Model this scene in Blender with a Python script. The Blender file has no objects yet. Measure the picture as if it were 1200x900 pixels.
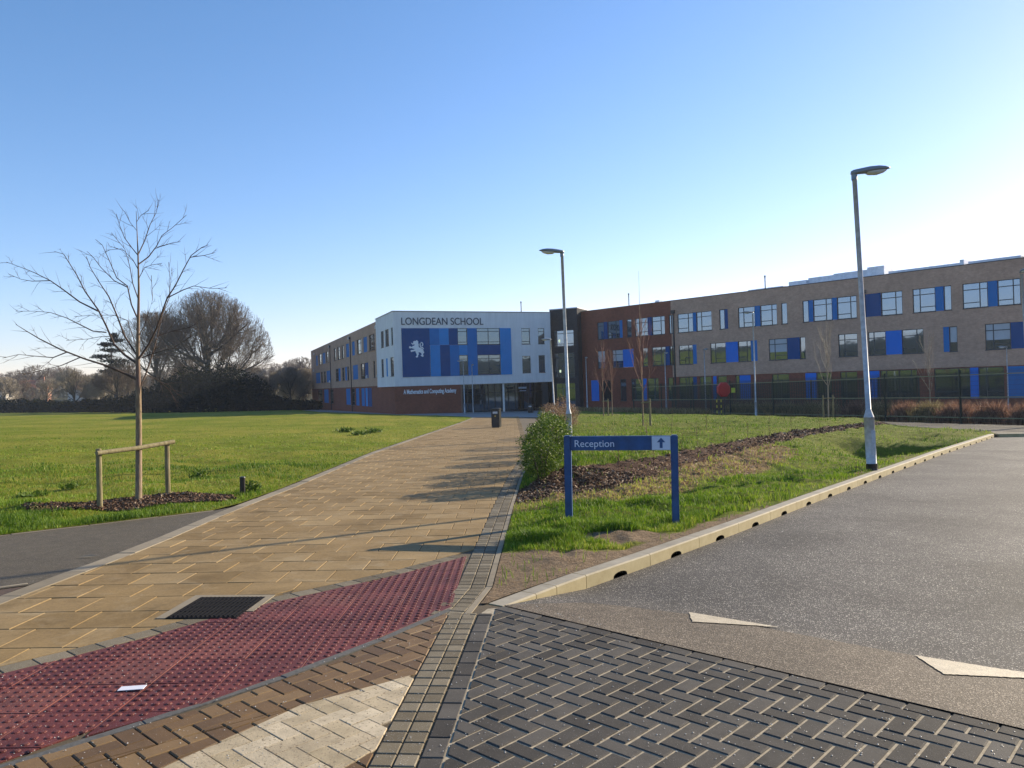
import bpy, bmesh, math, random
import numpy as np
from mathutils import Vector, Matrix, Quaternion
random.seed(7); RNG = np.random.default_rng(11)
SC = bpy.context.scene
COL = SC.collection
PI = math.pi

# ------------------------------------------------------------------ camera model
ROLL = 0.032; F = 900.0; EYE = 1.6
GA, GB = -0.019, -0.016
def plane(x, y): return GA*y + GB*x
def ray(px, py):
    a = (px-600)/F; b = (450-py)/F; c, s = math.cos(ROLL), math.sin(ROLL)
    return (a*c+b*s, 1.0, -a*s+b*c)
def gp(px, py, dz=0.0):                       # pixel of the photo -> point on the ground plane
    d = ray(px, py); t = (dz-EYE)/(d[2]-GA-GB*d[0]); return (d[0]*t, t)
def at(px, py, D):                            # pixel -> point at depth D
    d = ray(px, py); return Vector((d[0]*D, D, EYE+d[2]*D))

def smooth(a, b, x):
    t = np.clip((np.asarray(x, float)-a)/(b-a), 0, 1); return t*t*(3-2*t)
def terrain(x, y):
    x = np.asarray(x, float); y = np.asarray(y, float)
    base = GA*np.clip(y, -60, 190)+GB*np.clip(x, -150, 90)
    r = np.hypot(x, y)
    # valley and the wooded hillside beyond the field
    far = smooth(210, 420, y)*(7.0+3.0*np.sin(x*0.011+1.0))+smooth(420, 1000, y)*9.0
    back = smooth(60, 230, -y)*11.0*(1+0.2*np.sin(x*0.02))  # unseen rise behind the camera, added for dark window reflections
    lft = smooth(150, 330, -x)*(15.0+3.0*np.sin(y*0.045)+1.2*np.sin(y*0.13+1))*(1-smooth(70, 160, y))  # unseen ridge out to the left, added for the wing's window reflections
    rgt = smooth(150, 400, x)*10.0
    return base+far+back+lft+rgt

# ------------------------------------------------------------------ object helpers
def tag(o, label=None, cat=None, group=None, kind=None):
    if label: o['label'] = label
    if cat: o['category'] = cat
    if group: o['group'] = group
    if kind: o['kind'] = kind
    return o
def link(o, parent=None):
    COL.objects.link(o)
    if parent is not None: o.parent = parent
    return o
def empty(name, loc, rz=0.0, label=None, cat=None, group=None):
    o = bpy.data.objects.new(name, None); o.empty_display_size = 0.3
    COL.objects.link(o); o.location = loc; o.rotation_euler = (0, 0, rz)
    return tag(o, label, cat, group)
def copy_tree(o, parent=None):
    c = o.copy(); COL.objects.link(c)
    if parent is not None: c.parent = parent
    for ch in list(o.children): copy_tree(ch, c)
    return c

class MB:
    """collects polygons; build() links them as ONE mesh object"""
    def __init__(s): s.v = []; s.f = []; s.t = []; s.uv = None; s.mi = []
    def add(s, verts, faces, tone=None, mi=0):
        n = len(s.v); s.v += [tuple(v) for v in verts]
        s.f += [tuple(i+n for i in f) for f in faces]
        s.mi += [mi]*len(faces)
        s.t += [tone if tone is not None else 0.5]*len(verts)
        return n
    def box(s, x0, y0, z0, x1, y1, z1, tone=None, bev=0.0, mi=0):
        if bev <= 0:
            v = [(x0,y0,z0),(x1,y0,z0),(x1,y1,z0),(x0,y1,z0),(x0,y0,z1),(x1,y0,z1),(x1,y1,z1),(x0,y1,z1)]
            s.add(v, [(0,3,2,1),(4,5,6,7),(0,1,5,4),(1,2,6,5),(2,3,7,6),(3,0,4,7)], tone, mi); return
        bm = bmesh.new(); bmesh.ops.create_cube(bm, size=1)
        for q in bm.verts:
            q.co = Vector(((x0+x1)/2+q.co.x*(x1-x0), (y0+y1)/2+q.co.y*(y1-y0), (z0+z1)/2+q.co.z*(z1-z0)))
        bmesh.ops.bevel(bm, geom=list(bm.edges), offset=bev, segments=2, affect='EDGES')
        bm.verts.index_update()
        s.add([q.co[:] for q in bm.verts], [[q.index for q in f.verts] for f in bm.faces], tone, mi); bm.free()
    def obox(s, c, ax, ay, az, tone=None, mi=0):   # box from centre and half-axis vectors
        c = Vector(c); ax = Vector(ax); ay = Vector(ay); az = Vector(az)
        v = [c+i*ax+j*ay+k*az for k in (-1,1) for (i,j) in ((-1,-1),(1,-1),(1,1),(-1,1))]
        s.add(v, [(0,3,2,1),(4,5,6,7),(0,1,5,4),(1,2,6,5),(2,3,7,6),(3,0,4,7)], tone, mi)
    def tube(s, pts, rad, n=8, cap=True, tone=None, mi=0):
        pts = [Vector(p) for p in pts]
        if not isinstance(rad, (list, tuple)): rad = [rad]*len(pts)
        vs = []; m = len(pts)
        for i, p in enumerate(pts):
            d = (pts[min(i+1, m-1)]-pts[max(i-1, 0)])
            if d.length < 1e-9: d = Vector((0,0,1))
            d.normalize()
            ref = Vector((0,0,1)) if abs(d.z) < 0.9 else Vector((1,0,0))
            a = d.cross(ref).normalized(); b = d.cross(a).normalized()
            for k in range(n):
                an = 2*PI*k/n; vs.append(p+(a*math.cos(an)+b*math.sin(an))*rad[i])
        fs = []
        for i in range(m-1):
            for k in range(n):
                fs.append((i*n+k, i*n+(k+1)%n, (i+1)*n+(k+1)%n, (i+1)*n+k))
        if cap: fs.append(tuple(range(n))); fs.append(tuple((m-1)*n+k for k in reversed(range(n))))
        s.add(vs, fs, tone, mi)
    def build(s, name, mat, parent=None, smoothf=False, fixn=False):
        me = bpy.data.meshes.new(name); me.from_pydata(s.v, [], s.f)
        mats = mat if isinstance(mat, (list, tuple)) else [mat]
        for m in mats: me.materials.append(m)
        if len(mats) > 1: me.polygons.foreach_set('material_index', s.mi)
        a = me.attributes.new('tone', 'FLOAT', 'POINT'); a.data.foreach_set('value', s.t)
        if s.uv is not None:
            ul = me.uv_layers.new(name='UVMap'); flat = [c for u in s.uv for c in u]; ul.data.foreach_set('uv', flat)
        if fixn:
            bm = bmesh.new(); bm.from_mesh(me); bmesh.ops.recalc_face_normals(bm, faces=bm.faces); bm.to_mesh(me); bm.free()
        if smoothf: me.polygons.foreach_set('use_smooth', [True]*len(me.polygons))
        me.update()
        return link(bpy.data.objects.new(name, me), parent)

def np_mesh(name, V, Fc, mat, parent=None, tone=None, k=3, smoothf=False):
    """V (n,3), Fc (m,k) -> object"""
    V = np.ascontiguousarray(V, dtype=np.float32); Fc = np.ascontiguousarray(Fc, dtype=np.int32)
    me = bpy.data.meshes.new(name)
    me.vertices.add(len(V)); me.vertices.foreach_set('co', V.ravel())
    me.loops.add(Fc.size); me.loops.foreach_set('vertex_index', Fc.ravel())
    me.polygons.add(len(Fc)); me.polygons.foreach_set('loop_start', np.arange(0, Fc.size, k, dtype=np.int32))
    if smoothf: me.polygons.foreach_set('use_smooth', np.ones(len(Fc), dtype=bool))
    me.materials.append(mat)
    if tone is not None:
        a = me.attributes.new('tone', 'FLOAT', 'POINT'); a.data.foreach_set('value', np.asarray(tone, dtype=np.float32))
    me.update(calc_edges=True); me.validate()
    return link(bpy.data.objects.new(name, me), parent)

def grid_mesh(name, X, Y, Z, mat, attrs=None, parent=None):
    n, m = X.shape
    V = np.stack([X, Y, Z], -1).reshape(-1, 3)
    i = np.arange(n*m).reshape(n, m)
    Fc = np.stack([i[:-1,:-1], i[:-1,1:], i[1:,1:], i[1:,:-1]], -1).reshape(-1, 4)
    # make normals point up
    a = V[Fc[0,1]]-V[Fc[0,0]]; b = V[Fc[0,2]]-V[Fc[0,0]]
    if (a[0]*b[1]-a[1]*b[0]) < 0: Fc = Fc[:, ::-1]
    o = np_mesh(name, V, Fc, mat, parent, k=4, smoothf=True)
    if attrs:
        for k_, v_ in attrs.items():
            at_ = o.data.attributes.new(k_, 'FLOAT', 'POINT'); at_.data.foreach_set('value', np.asarray(v_, dtype=np.float32).ravel())
    return o

# ------------------------------------------------------------------ materials
class NT:
    def __init__(s, name):
        s.m = bpy.data.materials.new(name); s.m.use_nodes = True
        s.t = s.m.node_tree; s.n = s.t.nodes; s.l = s.t.links
        s.b = s.n['Principled BSDF']; s.out = s.n['Material Output']
    def node(s, typ, **kw):
        n = s.n.new(typ)
        for k, v in kw.items():
            if k.startswith('i_'):
                key = k[2:]; key = int(key) if key.isdigit() else key.replace('_', ' ')
                n.inputs[key].default_value = v
            else: setattr(n, k, v)
        return n
    def link(s, a, b): s.l.new(a, b)
    def coord(s, kind='Object', scale=None):
        c = s.node('ShaderNodeTexCoord').outputs[kind]
        if scale is not None:
            mp = s.node('ShaderNodeMapping'); s.link(c, mp.inputs['Vector'])
            mp.inputs['Scale'].default_value = scale if isinstance(scale, (tuple, list)) else (scale,)*3
            c = mp.outputs['Vector']
        return c
    def noise(s, vec, scale, detail=4, rough=0.6, dist=0.0):
        n = s.node('ShaderNodeTexNoise'); s.link(vec, n.inputs['Vector'])
        n.inputs['Scale'].default_value = scale; n.inputs['Detail'].default_value = detail
        n.inputs['Roughness'].default_value = rough; n.inputs['Distortion'].default_value = dist
        return n.outputs['Fac']
    def voro(s, vec, scale, out='Distance', feature='F1'):
        n = s.node('ShaderNodeTexVoronoi', feature=feature); s.link(vec, n.inputs['Vector']); n.inputs['Scale'].default_value = scale
        return n.outputs[out]
    def ramp(s, fac, stops, interp='LINEAR'):
        r = s.node('ShaderNodeValToRGB'); r.color_ramp.interpolation = interp
        e = r.color_ramp.elements
        while len(e) < len(stops): e.new(0.5)
        for i, (p, c) in enumerate(stops):
            e[i].position = p; e[i].color = tuple(c if isinstance(c, (tuple, list)) else (c, c, c))[:3]+(1,)
        s.link(fac, r.inputs['Fac']); return r.outputs['Color']
    def mix(s, fac, a, b, mode='MIX'):
        n = s.node('ShaderNodeMix', data_type='RGBA', blend_type=mode)
        for v, i in ((fac, 0), (a, 6), (b, 7)):
            if hasattr(v, 'links') or hasattr(v, 'is_linked'): s.link(v, n.inputs[i])
            elif i == 0: n.inputs[0].default_value = v
            else: n.inputs[i].default_value = tuple(v)[:3]+(1,)
        return n.outputs[2]
    def math(s, op, a, b=0.0, clamp=False):
        n = s.node('ShaderNodeMath', operation=op, use_clamp=clamp)
        for v, i in ((a, 0), (b, 1)):
            if hasattr(v, 'is_linked'): s.link(v, n.inputs[i])
            else: n.inputs[i].default_value = v
        return n.outputs[0]
    def attr(s, name): return s.node('ShaderNodeAttribute', attribute_name=name).outputs['Fac']
    def color(s, c):
        if hasattr(c, 'is_linked'): s.link(c, s.b.inputs['Base Color'])
        else: s.b.inputs['Base Color'].default_value = tuple(c)+(1,)
    def rough(s, v):
        if hasattr(v, 'is_linked'): s.link(v, s.b.inputs['Roughness'])
        else: s.b.inputs['Roughness'].default_value = v
    def spec(s, v): s.b.inputs['Specular IOR Level'].default_value = v
    def bump(s, h, strength=0.3, dist=0.01):
        b = s.node('ShaderNodeBump'); b.inputs['Strength'].default_value = strength; b.inputs['Distance'].default_value = dist
        s.link(h, b.inputs['Height']); s.link(b.outputs['Normal'], s.b.inputs['Normal'])

def simple(name, c, rough=0.6, var=0.15, scale=3.0, metal=0.0, spec=0.5, bump=0.0, bs=40):
    t = NT(name); v = t.coord()
    n = t.noise(v, scale, 5, 0.65)
    t.color(t.ramp(n, [(0.3, [k*(1-var) for k in c]), (0.7, [min(1, k*(1+var)) for k in c])]))
    t.rough(rough); t.b.inputs['Metallic'].default_value = metal; t.spec(spec)
    if bump: t.bump(t.noise(v, bs, 4), bump, 0.004)
    return t.m
def toned(name, stops, rough=0.8, spec=0.3, var=0.25, scale=8.0, bump=0.0, bs=120, speck=None, transl=0.0):
    """colour picked per piece by the 'tone' attribute, broken up by noise"""
    t = NT(name); v = t.coord()
    base = t.ramp(t.attr('tone'), stops)
    n = t.noise(v, scale, 6, 0.7)
    sh = t.ramp(n, [(0.25, 1-var), (0.75, 1+var*0.6)])
    c = t.mix(1.0, base, sh, 'MULTIPLY')
    if speck:
        f = t.noise(v, speck[0], 2, 0.5); k = t.ramp(f, [(speck[1], 0), (speck[1]+0.04, 1)])
        c = t.mix(k, c, speck[2])
    t.color(c); t.rough(rough); t.spec(spec)
    if bump: t.bump(t.noise(v, bs, 4), bump, 0.004)
    if transl:
        tr = t.node('ShaderNodeBsdfTranslucent'); t.link(c, tr.inputs['Color'])
        ms = t.node('ShaderNodeMixShader'); ms.inputs[0].default_value = transl
        t.link(t.b.outputs[0], ms.inputs[1]); t.link(tr.outputs[0], ms.inputs[2]); t.link(ms.outputs[0], t.out.inputs['Surface'])
    return t.m

def brick_wall(name, a, b, mortar):
    t = NT(name); uv = t.coord('UV')
    br = t.node('ShaderNodeTexBrick'); t.link(uv, br.inputs['Vector'])
    br.inputs['Scale'].default_value = 1.0; br.inputs['Brick Width'].default_value = 0.225; br.inputs['Row Height'].default_value = 0.075
    br.inputs['Mortar Size'].default_value = 0.008; br.inputs['Color1'].default_value = a+(1,); br.inputs['Color2'].default_value = b+(1,); br.inputs['Mortar'].default_value = mortar+(1,)
    br.inputs['Bias'].default_value = 0.0
    n = t.noise(uv, 0.35, 5, 0.65); m2 = t.noise(uv, 2.5, 5, 0.7)
    c = t.mix(1.0, br.outputs['Color'], t.ramp(n, [(0.3, 0.86), (0.7, 1.1)]), 'MULTIPLY')
    c = t.mix(1.0, c, t.ramp(m2, [(0.3, 0.85), (0.7, 1.12)]), 'MULTIPLY')
    t.color(c); t.rough(0.9); t.spec(0.2)
    return t.m

M = {}
M['brown_brick'] = brick_wall('brown_brick', (0.47,0.280,0.182), (0.54,0.335,0.225), (0.46,0.35,0.26))
M['red_brick'] = brick_wall('red_brick', (0.20,0.052,0.028), (0.26,0.072,0.038), (0.23,0.13,0.09))
M['dark_brick'] = brick_wall('dark_brick', (0.030,0.030,0.034), (0.045,0.045,0.050), (0.05,0.05,0.05))
def render_wall():
    t = NT('white_render'); uv = t.coord('UV')
    mp = t.node('ShaderNodeMapping'); t.link(uv, mp.inputs['Vector']); mp.inputs['Scale'].default_value = (1.6, 0.12, 1)
    n = t.noise(mp.outputs['Vector'], 1.5, 5, 0.6); n2 = t.noise(uv, 0.5, 4)
    c = t.mix(1.0, t.ramp(n, [(0.3, (0.70,0.70,0.68)), (0.7, (0.80,0.80,0.78))]), t.ramp(n2, [(0.3, 0.93), (0.7, 1.03)]), 'MULTIPLY')
    t.color(c); t.rough(0.85); t.spec(0.25); return t.m
M['render'] = render_wall()
def clad(name, c):
    t = NT(name); v = t.coord()
    n = t.noise(v, 0.8, 3); t.color(t.ramp(n, [(0.3, [k*0.93 for k in c]), (0.7, [k*1.06 for k in c])])); t.rough(0.6); t.spec(0.15); return t.m
M['blue_dark'] = clad('blue_cladding_navy', (0.006,0.070,0.22))
M['blue_mid'] = clad('blue_cladding_mid', (0.008,0.165,0.44))
M['blue_light'] = clad('blue_cladding_light', (0.020,0.240,0.58))
M['blue_bright'] = clad('blue_cladding_bright', (0.006,0.170,0.62))
def glass(name, tint, rough=0.03):
    t = NT(name); v = t.coord()
    n = t.noise(v, 0.9, 3); t.color(t.ramp(n, [(0.35, [k*0.6 for k in tint]), (0.65, [k*1.4 for k in tint])])); t.rough(rough)
    t.b.inputs['Specular IOR Level'].default_value = 0.8; t.b.inputs['IOR'].default_value = 2.3; t.b.inputs['Specular Tint'].default_value = (0.62, 0.82, 1.0, 1)
    t.bump(t.noise(v, 0.7, 2), 0.06, 0.05); return t.m
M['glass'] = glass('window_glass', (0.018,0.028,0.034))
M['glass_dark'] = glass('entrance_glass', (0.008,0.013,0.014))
M['blind'] = simple('roller_blind', (0.42,0.46,0.48), 0.6, 0.1, 1.0)
M['frame'] = simple('window_frame_grey', (0.035,0.045,0.05), 0.4)
M['roof'] = simple('roof_membrane', (0.55,0.57,0.58), 0.7)
M['plant'] = simple('roof_plant_metal', (0.62,0.66,0.70), 0.45, metal=0.2)
M['darkmetal'] = simple('dark_metal', (0.02,0.022,0.025), 0.5)
M['galv'] = simple('galvanised_steel', (0.47,0.49,0.51), 0.6, 0.25, 9, metal=0.15, bump=0.05)
M['lampgrey'] = simple('lantern_grey', (0.22,0.24,0.26), 0.45, 0.1)
M['lens'] = simple('lamp_lens', (0.65,0.68,0.66), 0.15, 0.05)
M['concrete'] = simple('concrete', (0.36,0.33,0.27), 0.85, 0.2, 7, bump=0.2)
M['whitepaint'] = simple('white_paint', (0.75,0.75,0.72), 0.6, 0.08)
M['letter_dark'] = simple('letters_slate', (0.03,0.05,0.08), 0.5)
M['letter_white'] = simple('letters_white', (0.8,0.82,0.85), 0.5, 0.04)
M['signblue'] = simple('sign_blue', (0.008,0.062,0.19), 0.45, 0.28, 6)
M['signlight'] = simple('sign_pale_panel', (0.50,0.60,0.74), 0.4, 0.05)
M['signtext'] = simple('sign_lettering', (0.55,0.66,0.80), 0.4, 0.03)
M['binblack'] = simple('black_plastic', (0.008,0.008,0.009), 0.35)
M['gold'] = simple('gold_emblem', (0.45,0.30,0.06), 0.4)
M['red'] = simple('red_paint', (0.50,0.012,0.015), 0.4, 0.1)
M['yellow'] = simple('yellow_paint', (0.62,0.52,0.04), 0.5)
M['notice'] = simple('notice_yellow_green', (0.55,0.60,0.05), 0.5)
M['fence'] = simple('fence_green_coat', (0.009,0.022,0.016), 0.45)
M['railing_lit'] = simple('fence_rail_sunlit', (0.16,0.17,0.09), 0.35)  # sunlit look of the rails put into their colour
M['paper'] = simple('paper', (0.72,0.72,0.76), 0.6, 0.03)
M['bark_dark'] = simple('bark_dark', (0.085,0.055,0.038), 0.9, 0.35, 12, bump=0.4)
M['twig_far'] = simple('twigs_brown', (0.135,0.098,0.066), 0.9, 0.3, 0.25)
M['bark_far'] = simple('bark_far', (0.075,0.065,0.045), 0.9, 0.3, 0.6)
M['twig_pale'] = simple('twigs_pale', (0.26,0.22,0.16), 0.9, 0.3, 0.25)
M['twig_red'] = simple('twigs_red', (0.17,0.065,0.04), 0.8, 0.3, 2)
M['twig_birch'] = simple('twigs_birch', (0.26,0.21,0.155), 0.8, 0.3, 4)
def bark_near():
    t = NT('young_tree_bark'); v = t.coord(scale=(14,14,3)); n = t.noise(v, 2.2, 6, 0.7); w = t.noise(t.coord(), 1.1, 3)
    a = t.ramp(n, [(0.3,(0.10,0.065,0.03)),(0.5,(0.22,0.15,0.075)),(0.7,(0.34,0.27,0.14))])
    b = t.ramp(n, [(0.3,(0.10,0.055,0.04)),(0.7,(0.22,0.13,0.09))])
    t.color(t.mix(t.ramp(w,[(0.42,0),(0.6,1)]), a, b)); t.rough(0.75); t.bump(n, 0.5, 0.01); return t.m
M['bark_near'] = bark_near()
def wood():
    t = NT('stake_timber'); v = t.coord(scale=(9,9,1.5)); n = t.noise(v, 3, 6, 0.7)
    t.color(t.ramp(n, [(0.25,(0.10,0.08,0.035)),(0.5,(0.21,0.17,0.08)),(0.75,(0.31,0.27,0.15))])); t.rough(0.85); t.bump(n, 0.5, 0.01); return t.m
M['wood'] = wood()
M['tarmac_path'] = None

def asphalt(name, lo, hi, speck_c, speck_t, s=140, rough=0.75, patch=0.25):
    t = NT(name); v = t.coord()
    n = t.noise(v, s, 3, 0.8); big = t.noise(v, 0.55, 5, 0.6)
    vo = t.voro(v, 150, 'Color')
    rnd = t.node('ShaderNodeSeparateColor'); t.link(vo, rnd.inputs[0])
    c = t.ramp(n, [(0.3, lo), (0.7, hi)])
    c = t.mix(t.ramp(rnd.outputs[0], [(speck_t, 0), (speck_t+0.1, 1)]), c, speck_c)
    c = t.mix(1.0, c, t.ramp(big, [(0.3, 1-patch), (0.7, 1+patch)]), 'MULTIPLY')
    c = t.mix(1.0, c, t.ramp(t.noise(v, 7, 4, 0.7), [(0.3, 0.85), (0.7, 1.15)]), 'MULTIPLY')
    t.color(c); t.rough(rough); t.spec(0.2)
    h = t.math('ADD', t.voro(v, 150), t.math('MULTIPLY', t.noise(v, 260, 2), 0.5))
    t.bump(h, 0.8, 0.004); return t.m
M['road'] = asphalt('road_asphalt', (0.044,0.040,0.036), (0.106,0.097,0.086), (0.50,0.45,0.38), 0.88, patch=0.42)
M['ramp'] = asphalt('ramp_asphalt', (0.055,0.044,0.032), (0.13,0.103,0.074), (0.30,0.25,0.19), 0.80, 120)
M['tarmac'] = asphalt('footpath_tarmac', (0.075,0.061,0.041), (0.125,0.103,0.070), (0.20,0.17,0.13), 0.86, 170, patch=0.12)
M['forecourt'] = asphalt('forecourt_paving', (0.20,0.20,0.195), (0.28,0.275,0.265), (0.33,0.33,0.32), 0.9, 30)

def grass_ground(name, a, b, dry, amt):
    t = NT(name); v = t.coord()
    n1 = t.noise(v, 0.16, 4, 0.6); n2 = t.noise(v, 2.6, 6, 0.7); n3 = t.noise(v, 22, 5, 0.75)
    c = t.ramp(n2, [(0.3, a), (0.7, b)])
    c = t.mix(t.ramp(n1, [(0.40, 0), (0.62, amt)]), c, dry)
    c = t.mix(1.0, c, t.ramp(n3, [(0.28, 0.45), (0.68, 1.3)]), 'MULTIPLY')
    t.color(c); t.rough(0.95); t.spec(0.1)
    t.bump(t.math('ADD', t.math('MULTIPLY', n2, 2.0), n3), 1.0, 0.07); return t
M['field'] = grass_ground('field_turf', (0.115,0.155,0.008), (0.200,0.235,0.014), (0.29,0.26,0.04), 0.75).m
M['far_ground'] = grass_ground('far_turf', (0.035,0.042,0.018), (0.06,0.06,0.028), (0.08,0.065,0.04), 0.6).m
def verge():
    t = grass_ground('verge_turf', (0.085,0.130,0.008), (0.165,0.210,0.014), (0.22,0.20,0.045), 0.5)
    base = t.b.inputs['Base Color'].links[0].from_socket; v = t.coord()
    n = t.noise(v, 14, 6, 0.75); e = t.noise(v, 1.6, 5, 0.7)
    def zone(nm, col, w=0.35):
        f = t.math('ADD', t.attr(nm), t.math('MULTIPLY', t.math('SUBTRACT', e, 0.5), w))
        return t.ramp(f, [(0.42, 0), (0.58, 1)])
    dry = t.ramp(n, [(0.3,(0.12,0.075,0.03)),(0.7,(0.34,0.24,0.11))])
    soil = t.ramp(n, [(0.3,(0.17,0.115,0.07)),(0.7,(0.33,0.245,0.16))])
    mul = t.ramp(n, [(0.3,(0.035,0.020,0.013)),(0.55,(0.10,0.055,0.035)),(0.75,(0.24,0.16,0.10))])
    c = t.mix(zone('dry', dry, 1.3), base, dry); c = t.mix(zone('soil', soil, 0.9), c, soil); c = t.mix(zone('mulch', mul, 0.5), c, mul)
    t.color(c); return t.m
M['verge'] = verge()
M['mulch_ground'] = simple('mulch_soil', (0.075,0.045,0.03), 0.95, 0.5, 18, bump=0.8, bs=30)
M['blade'] = toned('grass_blades', [(0,(0.040,0.095,0.006)),(0.5,(0.155,0.265,0.012)),(0.85,(0.33,0.40,0.035)),(1,(0.48,0.41,0.12))], 0.6, 0.35, 0.15, 1.5, transl=0.35)
M['chip'] = toned('bark_chips', [(0,(0.035,0.02,0.013)),(0.5,(0.13,0.070,0.04)),(0.85,(0.26,0.16,0.095)),(1,(0.46,0.36,0.25))], 0.8, 0.3, 0.2, 20)
M['laurel'] = toned('laurel_leaves', [(0,(0.025,0.055,0.008)),(0.5,(0.085,0.145,0.012)),(0.85,(0.18,0.25,0.025)),(1,(0.33,0.36,0.06))], 0.55, 0.3, 0.1, 2, transl=0.3)
M['beech'] = toned('dry_brown_leaves', [(0,(0.13,0.075,0.045)),(0.5,(0.26,0.16,0.09)),(1,(0.45,0.33,0.22))], 0.7, 0.3, 0.1, 2, transl=0.25)
M['drygrass'] = toned('dry_grass_stems', [(0,(0.08,0.08,0.03)),(0.5,(0.24,0.19,0.085)),(1,(0.50,0.40,0.22))], 0.8, 0.3, 0.1, 2, transl=0.4)
M['redstem'] = toned('red_stems', [(0,(0.10,0.06,0.035)),(0.5,(0.25,0.125,0.08)),(1,(0.46,0.30,0.21))], 0.7, 0.3, 0.1, 2, transl=0.45)
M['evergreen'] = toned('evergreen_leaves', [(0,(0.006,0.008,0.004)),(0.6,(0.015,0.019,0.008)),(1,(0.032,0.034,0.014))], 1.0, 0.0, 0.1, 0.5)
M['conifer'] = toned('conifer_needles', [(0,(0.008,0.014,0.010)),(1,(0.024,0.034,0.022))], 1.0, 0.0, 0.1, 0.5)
M['grit'] = toned('salt_grit', [(0,(0.40,0.36,0.30)),(1,(0.72,0.67,0.58))], 0.4, 0.5, 0.05)
M['slab'] = toned('buff_paving_slabs', [(0,(0.225,0.155,0.066)),(0.5,(0.262,0.183,0.082)),(1,(0.305,0.218,0.105))], 0.75, 0.15, 0.36, 1.9, bump=0.25, speck=(160,0.66,(0.42,0.36,0.26)))
def slabs():
    t = NT('buff_paving_slabs'); v = t.coord()
    base = t.ramp(t.attr('tone'), [(0,(0.240,0.160,0.070)),(0.5,(0.272,0.184,0.085)),(1,(0.305,0.213,0.104))])
    blot = t.noise(v, 1.3, 7, 0.72, 0.4); pale = t.noise(v, 3.3, 5, 0.6, 0.6); fine = t.noise(v, 45, 4, 0.7)
    c = t.mix(1.0, base, t.ramp(blot, [(0.28, (0.60,0.58,0.52)), (0.5, (0.95,0.95,0.93)), (0.72, (1.18,1.18,1.15))]), 'MULTIPLY')
    c = t.mix(t.ramp(pale, [(0.54, 0), (0.72, 0.35)]), c, (0.40,0.32,0.20))
    c = t.mix(t.ramp(t.noise(v, 2.1, 6, 0.75, 1.0), [(0.60, 0), (0.72, 0.6)]), c, (0.115,0.085,0.045))
    c = t.mix(1.0, c, t.ramp(fine, [(0.25, 0.78), (0.7, 1.12)]), 'MULTIPLY')
    t.color(c); t.rough(0.8); t.spec(0.15); t.bump(t.noise(v, 130, 4), 0.3, 0.004); return t.m
M['slab'] = slabs()
M['bed_pale'] = simple('pale_joint_sand', (0.34,0.285,0.20), 0.95, 0.35, 30)
M['sett'] = toned('grey_setts', [(0,(0.125,0.100,0.064)),(0.5,(0.165,0.135,0.088)),(1,(0.21,0.175,0.12))], 0.8, 0.15, 0.2, 6, bump=0.35, speck=(240,0.66,(0.5,0.48,0.44)))
M['edging'] = toned('concrete_edging', [(0,(0.22,0.18,0.12)),(1,(0.29,0.24,0.165))], 0.8, 0.3, 0.2, 6, bump=0.35)
M['charcoal'] = toned('charcoal_blocks', [(0,(0.056,0.050,0.043)),(0.5,(0.078,0.070,0.060)),(1,(0.108,0.097,0.083))], 0.8, 0.12, 0.3, 5, bump=0.4, speck=(260,0.70,(0.45,0.43,0.40)))
M['tactile'] = toned('red_tactile_paving', [(0,(0.115,0.027,0.023)),(0.5,(0.142,0.035,0.028)),(1,(0.175,0.056,0.040))], 0.62, 0.22, 0.45, 3, bump=0.3, speck=(230,0.675,(0.42,0.34,0.33)))
M['brownblock'] = toned('brown_blocks', [(0,(0.115,0.062,0.020)),(0.5,(0.165,0.092,0.030)),(1,(0.215,0.130,0.050))], 0.6, 0.35, 0.22, 7, bump=0.35, speck=(240,0.70,(0.5,0.42,0.33)))
M['creamblock'] = toned('cream_painted_blocks', [(0,(0.40,0.32,0.20)),(0.5,(0.48,0.39,0.26)),(1,(0.55,0.46,0.32))], 0.75, 0.15, 0.38, 6, bump=0.6, speck=(70,0.62,(0.22,0.17,0.11)))
M['bed'] = simple('joint_sand', (0.085,0.062,0.034), 0.95, 0.35, 60, bump=0.6, bs=160)
M['slot_shade'] = simple('kerb_slot_shade', (0.045,0.033,0.02), 0.95, 0.35, 60)  # shade inside the kerb slots put into the lining colour
M['darkstrip'] = simple('dark_bedding_strip', (0.085,0.082,0.075), 0.9, 0.3, 30, bump=0.5)
def roadpaint():
    t = NT('road_marking_paint'); v = t.coord(); n = t.noise(v, 9, 6, 0.7); n3 = t.noise(v, 120, 3, 0.7)
    c = t.ramp(n, [(0.3,(0.36,0.30,0.20)),(0.7,(0.54,0.46,0.32))]); c = t.mix(t.ramp(n3, [(0.36,0.9),(0.47,0)]), c, (0.16,0.15,0.13))
    t.color(c); t.rough(0.6); t.bump(n3, 0.6, 0.005); return t.m
M['roadpaint'] = roadpaint()
def kerbm():
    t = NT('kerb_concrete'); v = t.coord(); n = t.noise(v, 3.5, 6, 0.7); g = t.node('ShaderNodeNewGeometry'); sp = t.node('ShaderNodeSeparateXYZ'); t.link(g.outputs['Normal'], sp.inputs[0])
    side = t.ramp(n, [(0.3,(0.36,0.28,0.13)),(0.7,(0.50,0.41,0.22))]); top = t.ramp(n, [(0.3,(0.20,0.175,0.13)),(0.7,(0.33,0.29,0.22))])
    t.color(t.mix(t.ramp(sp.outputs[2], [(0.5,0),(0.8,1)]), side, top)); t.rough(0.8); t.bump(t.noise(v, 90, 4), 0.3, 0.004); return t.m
M['kerb'] = kerbm()

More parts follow.
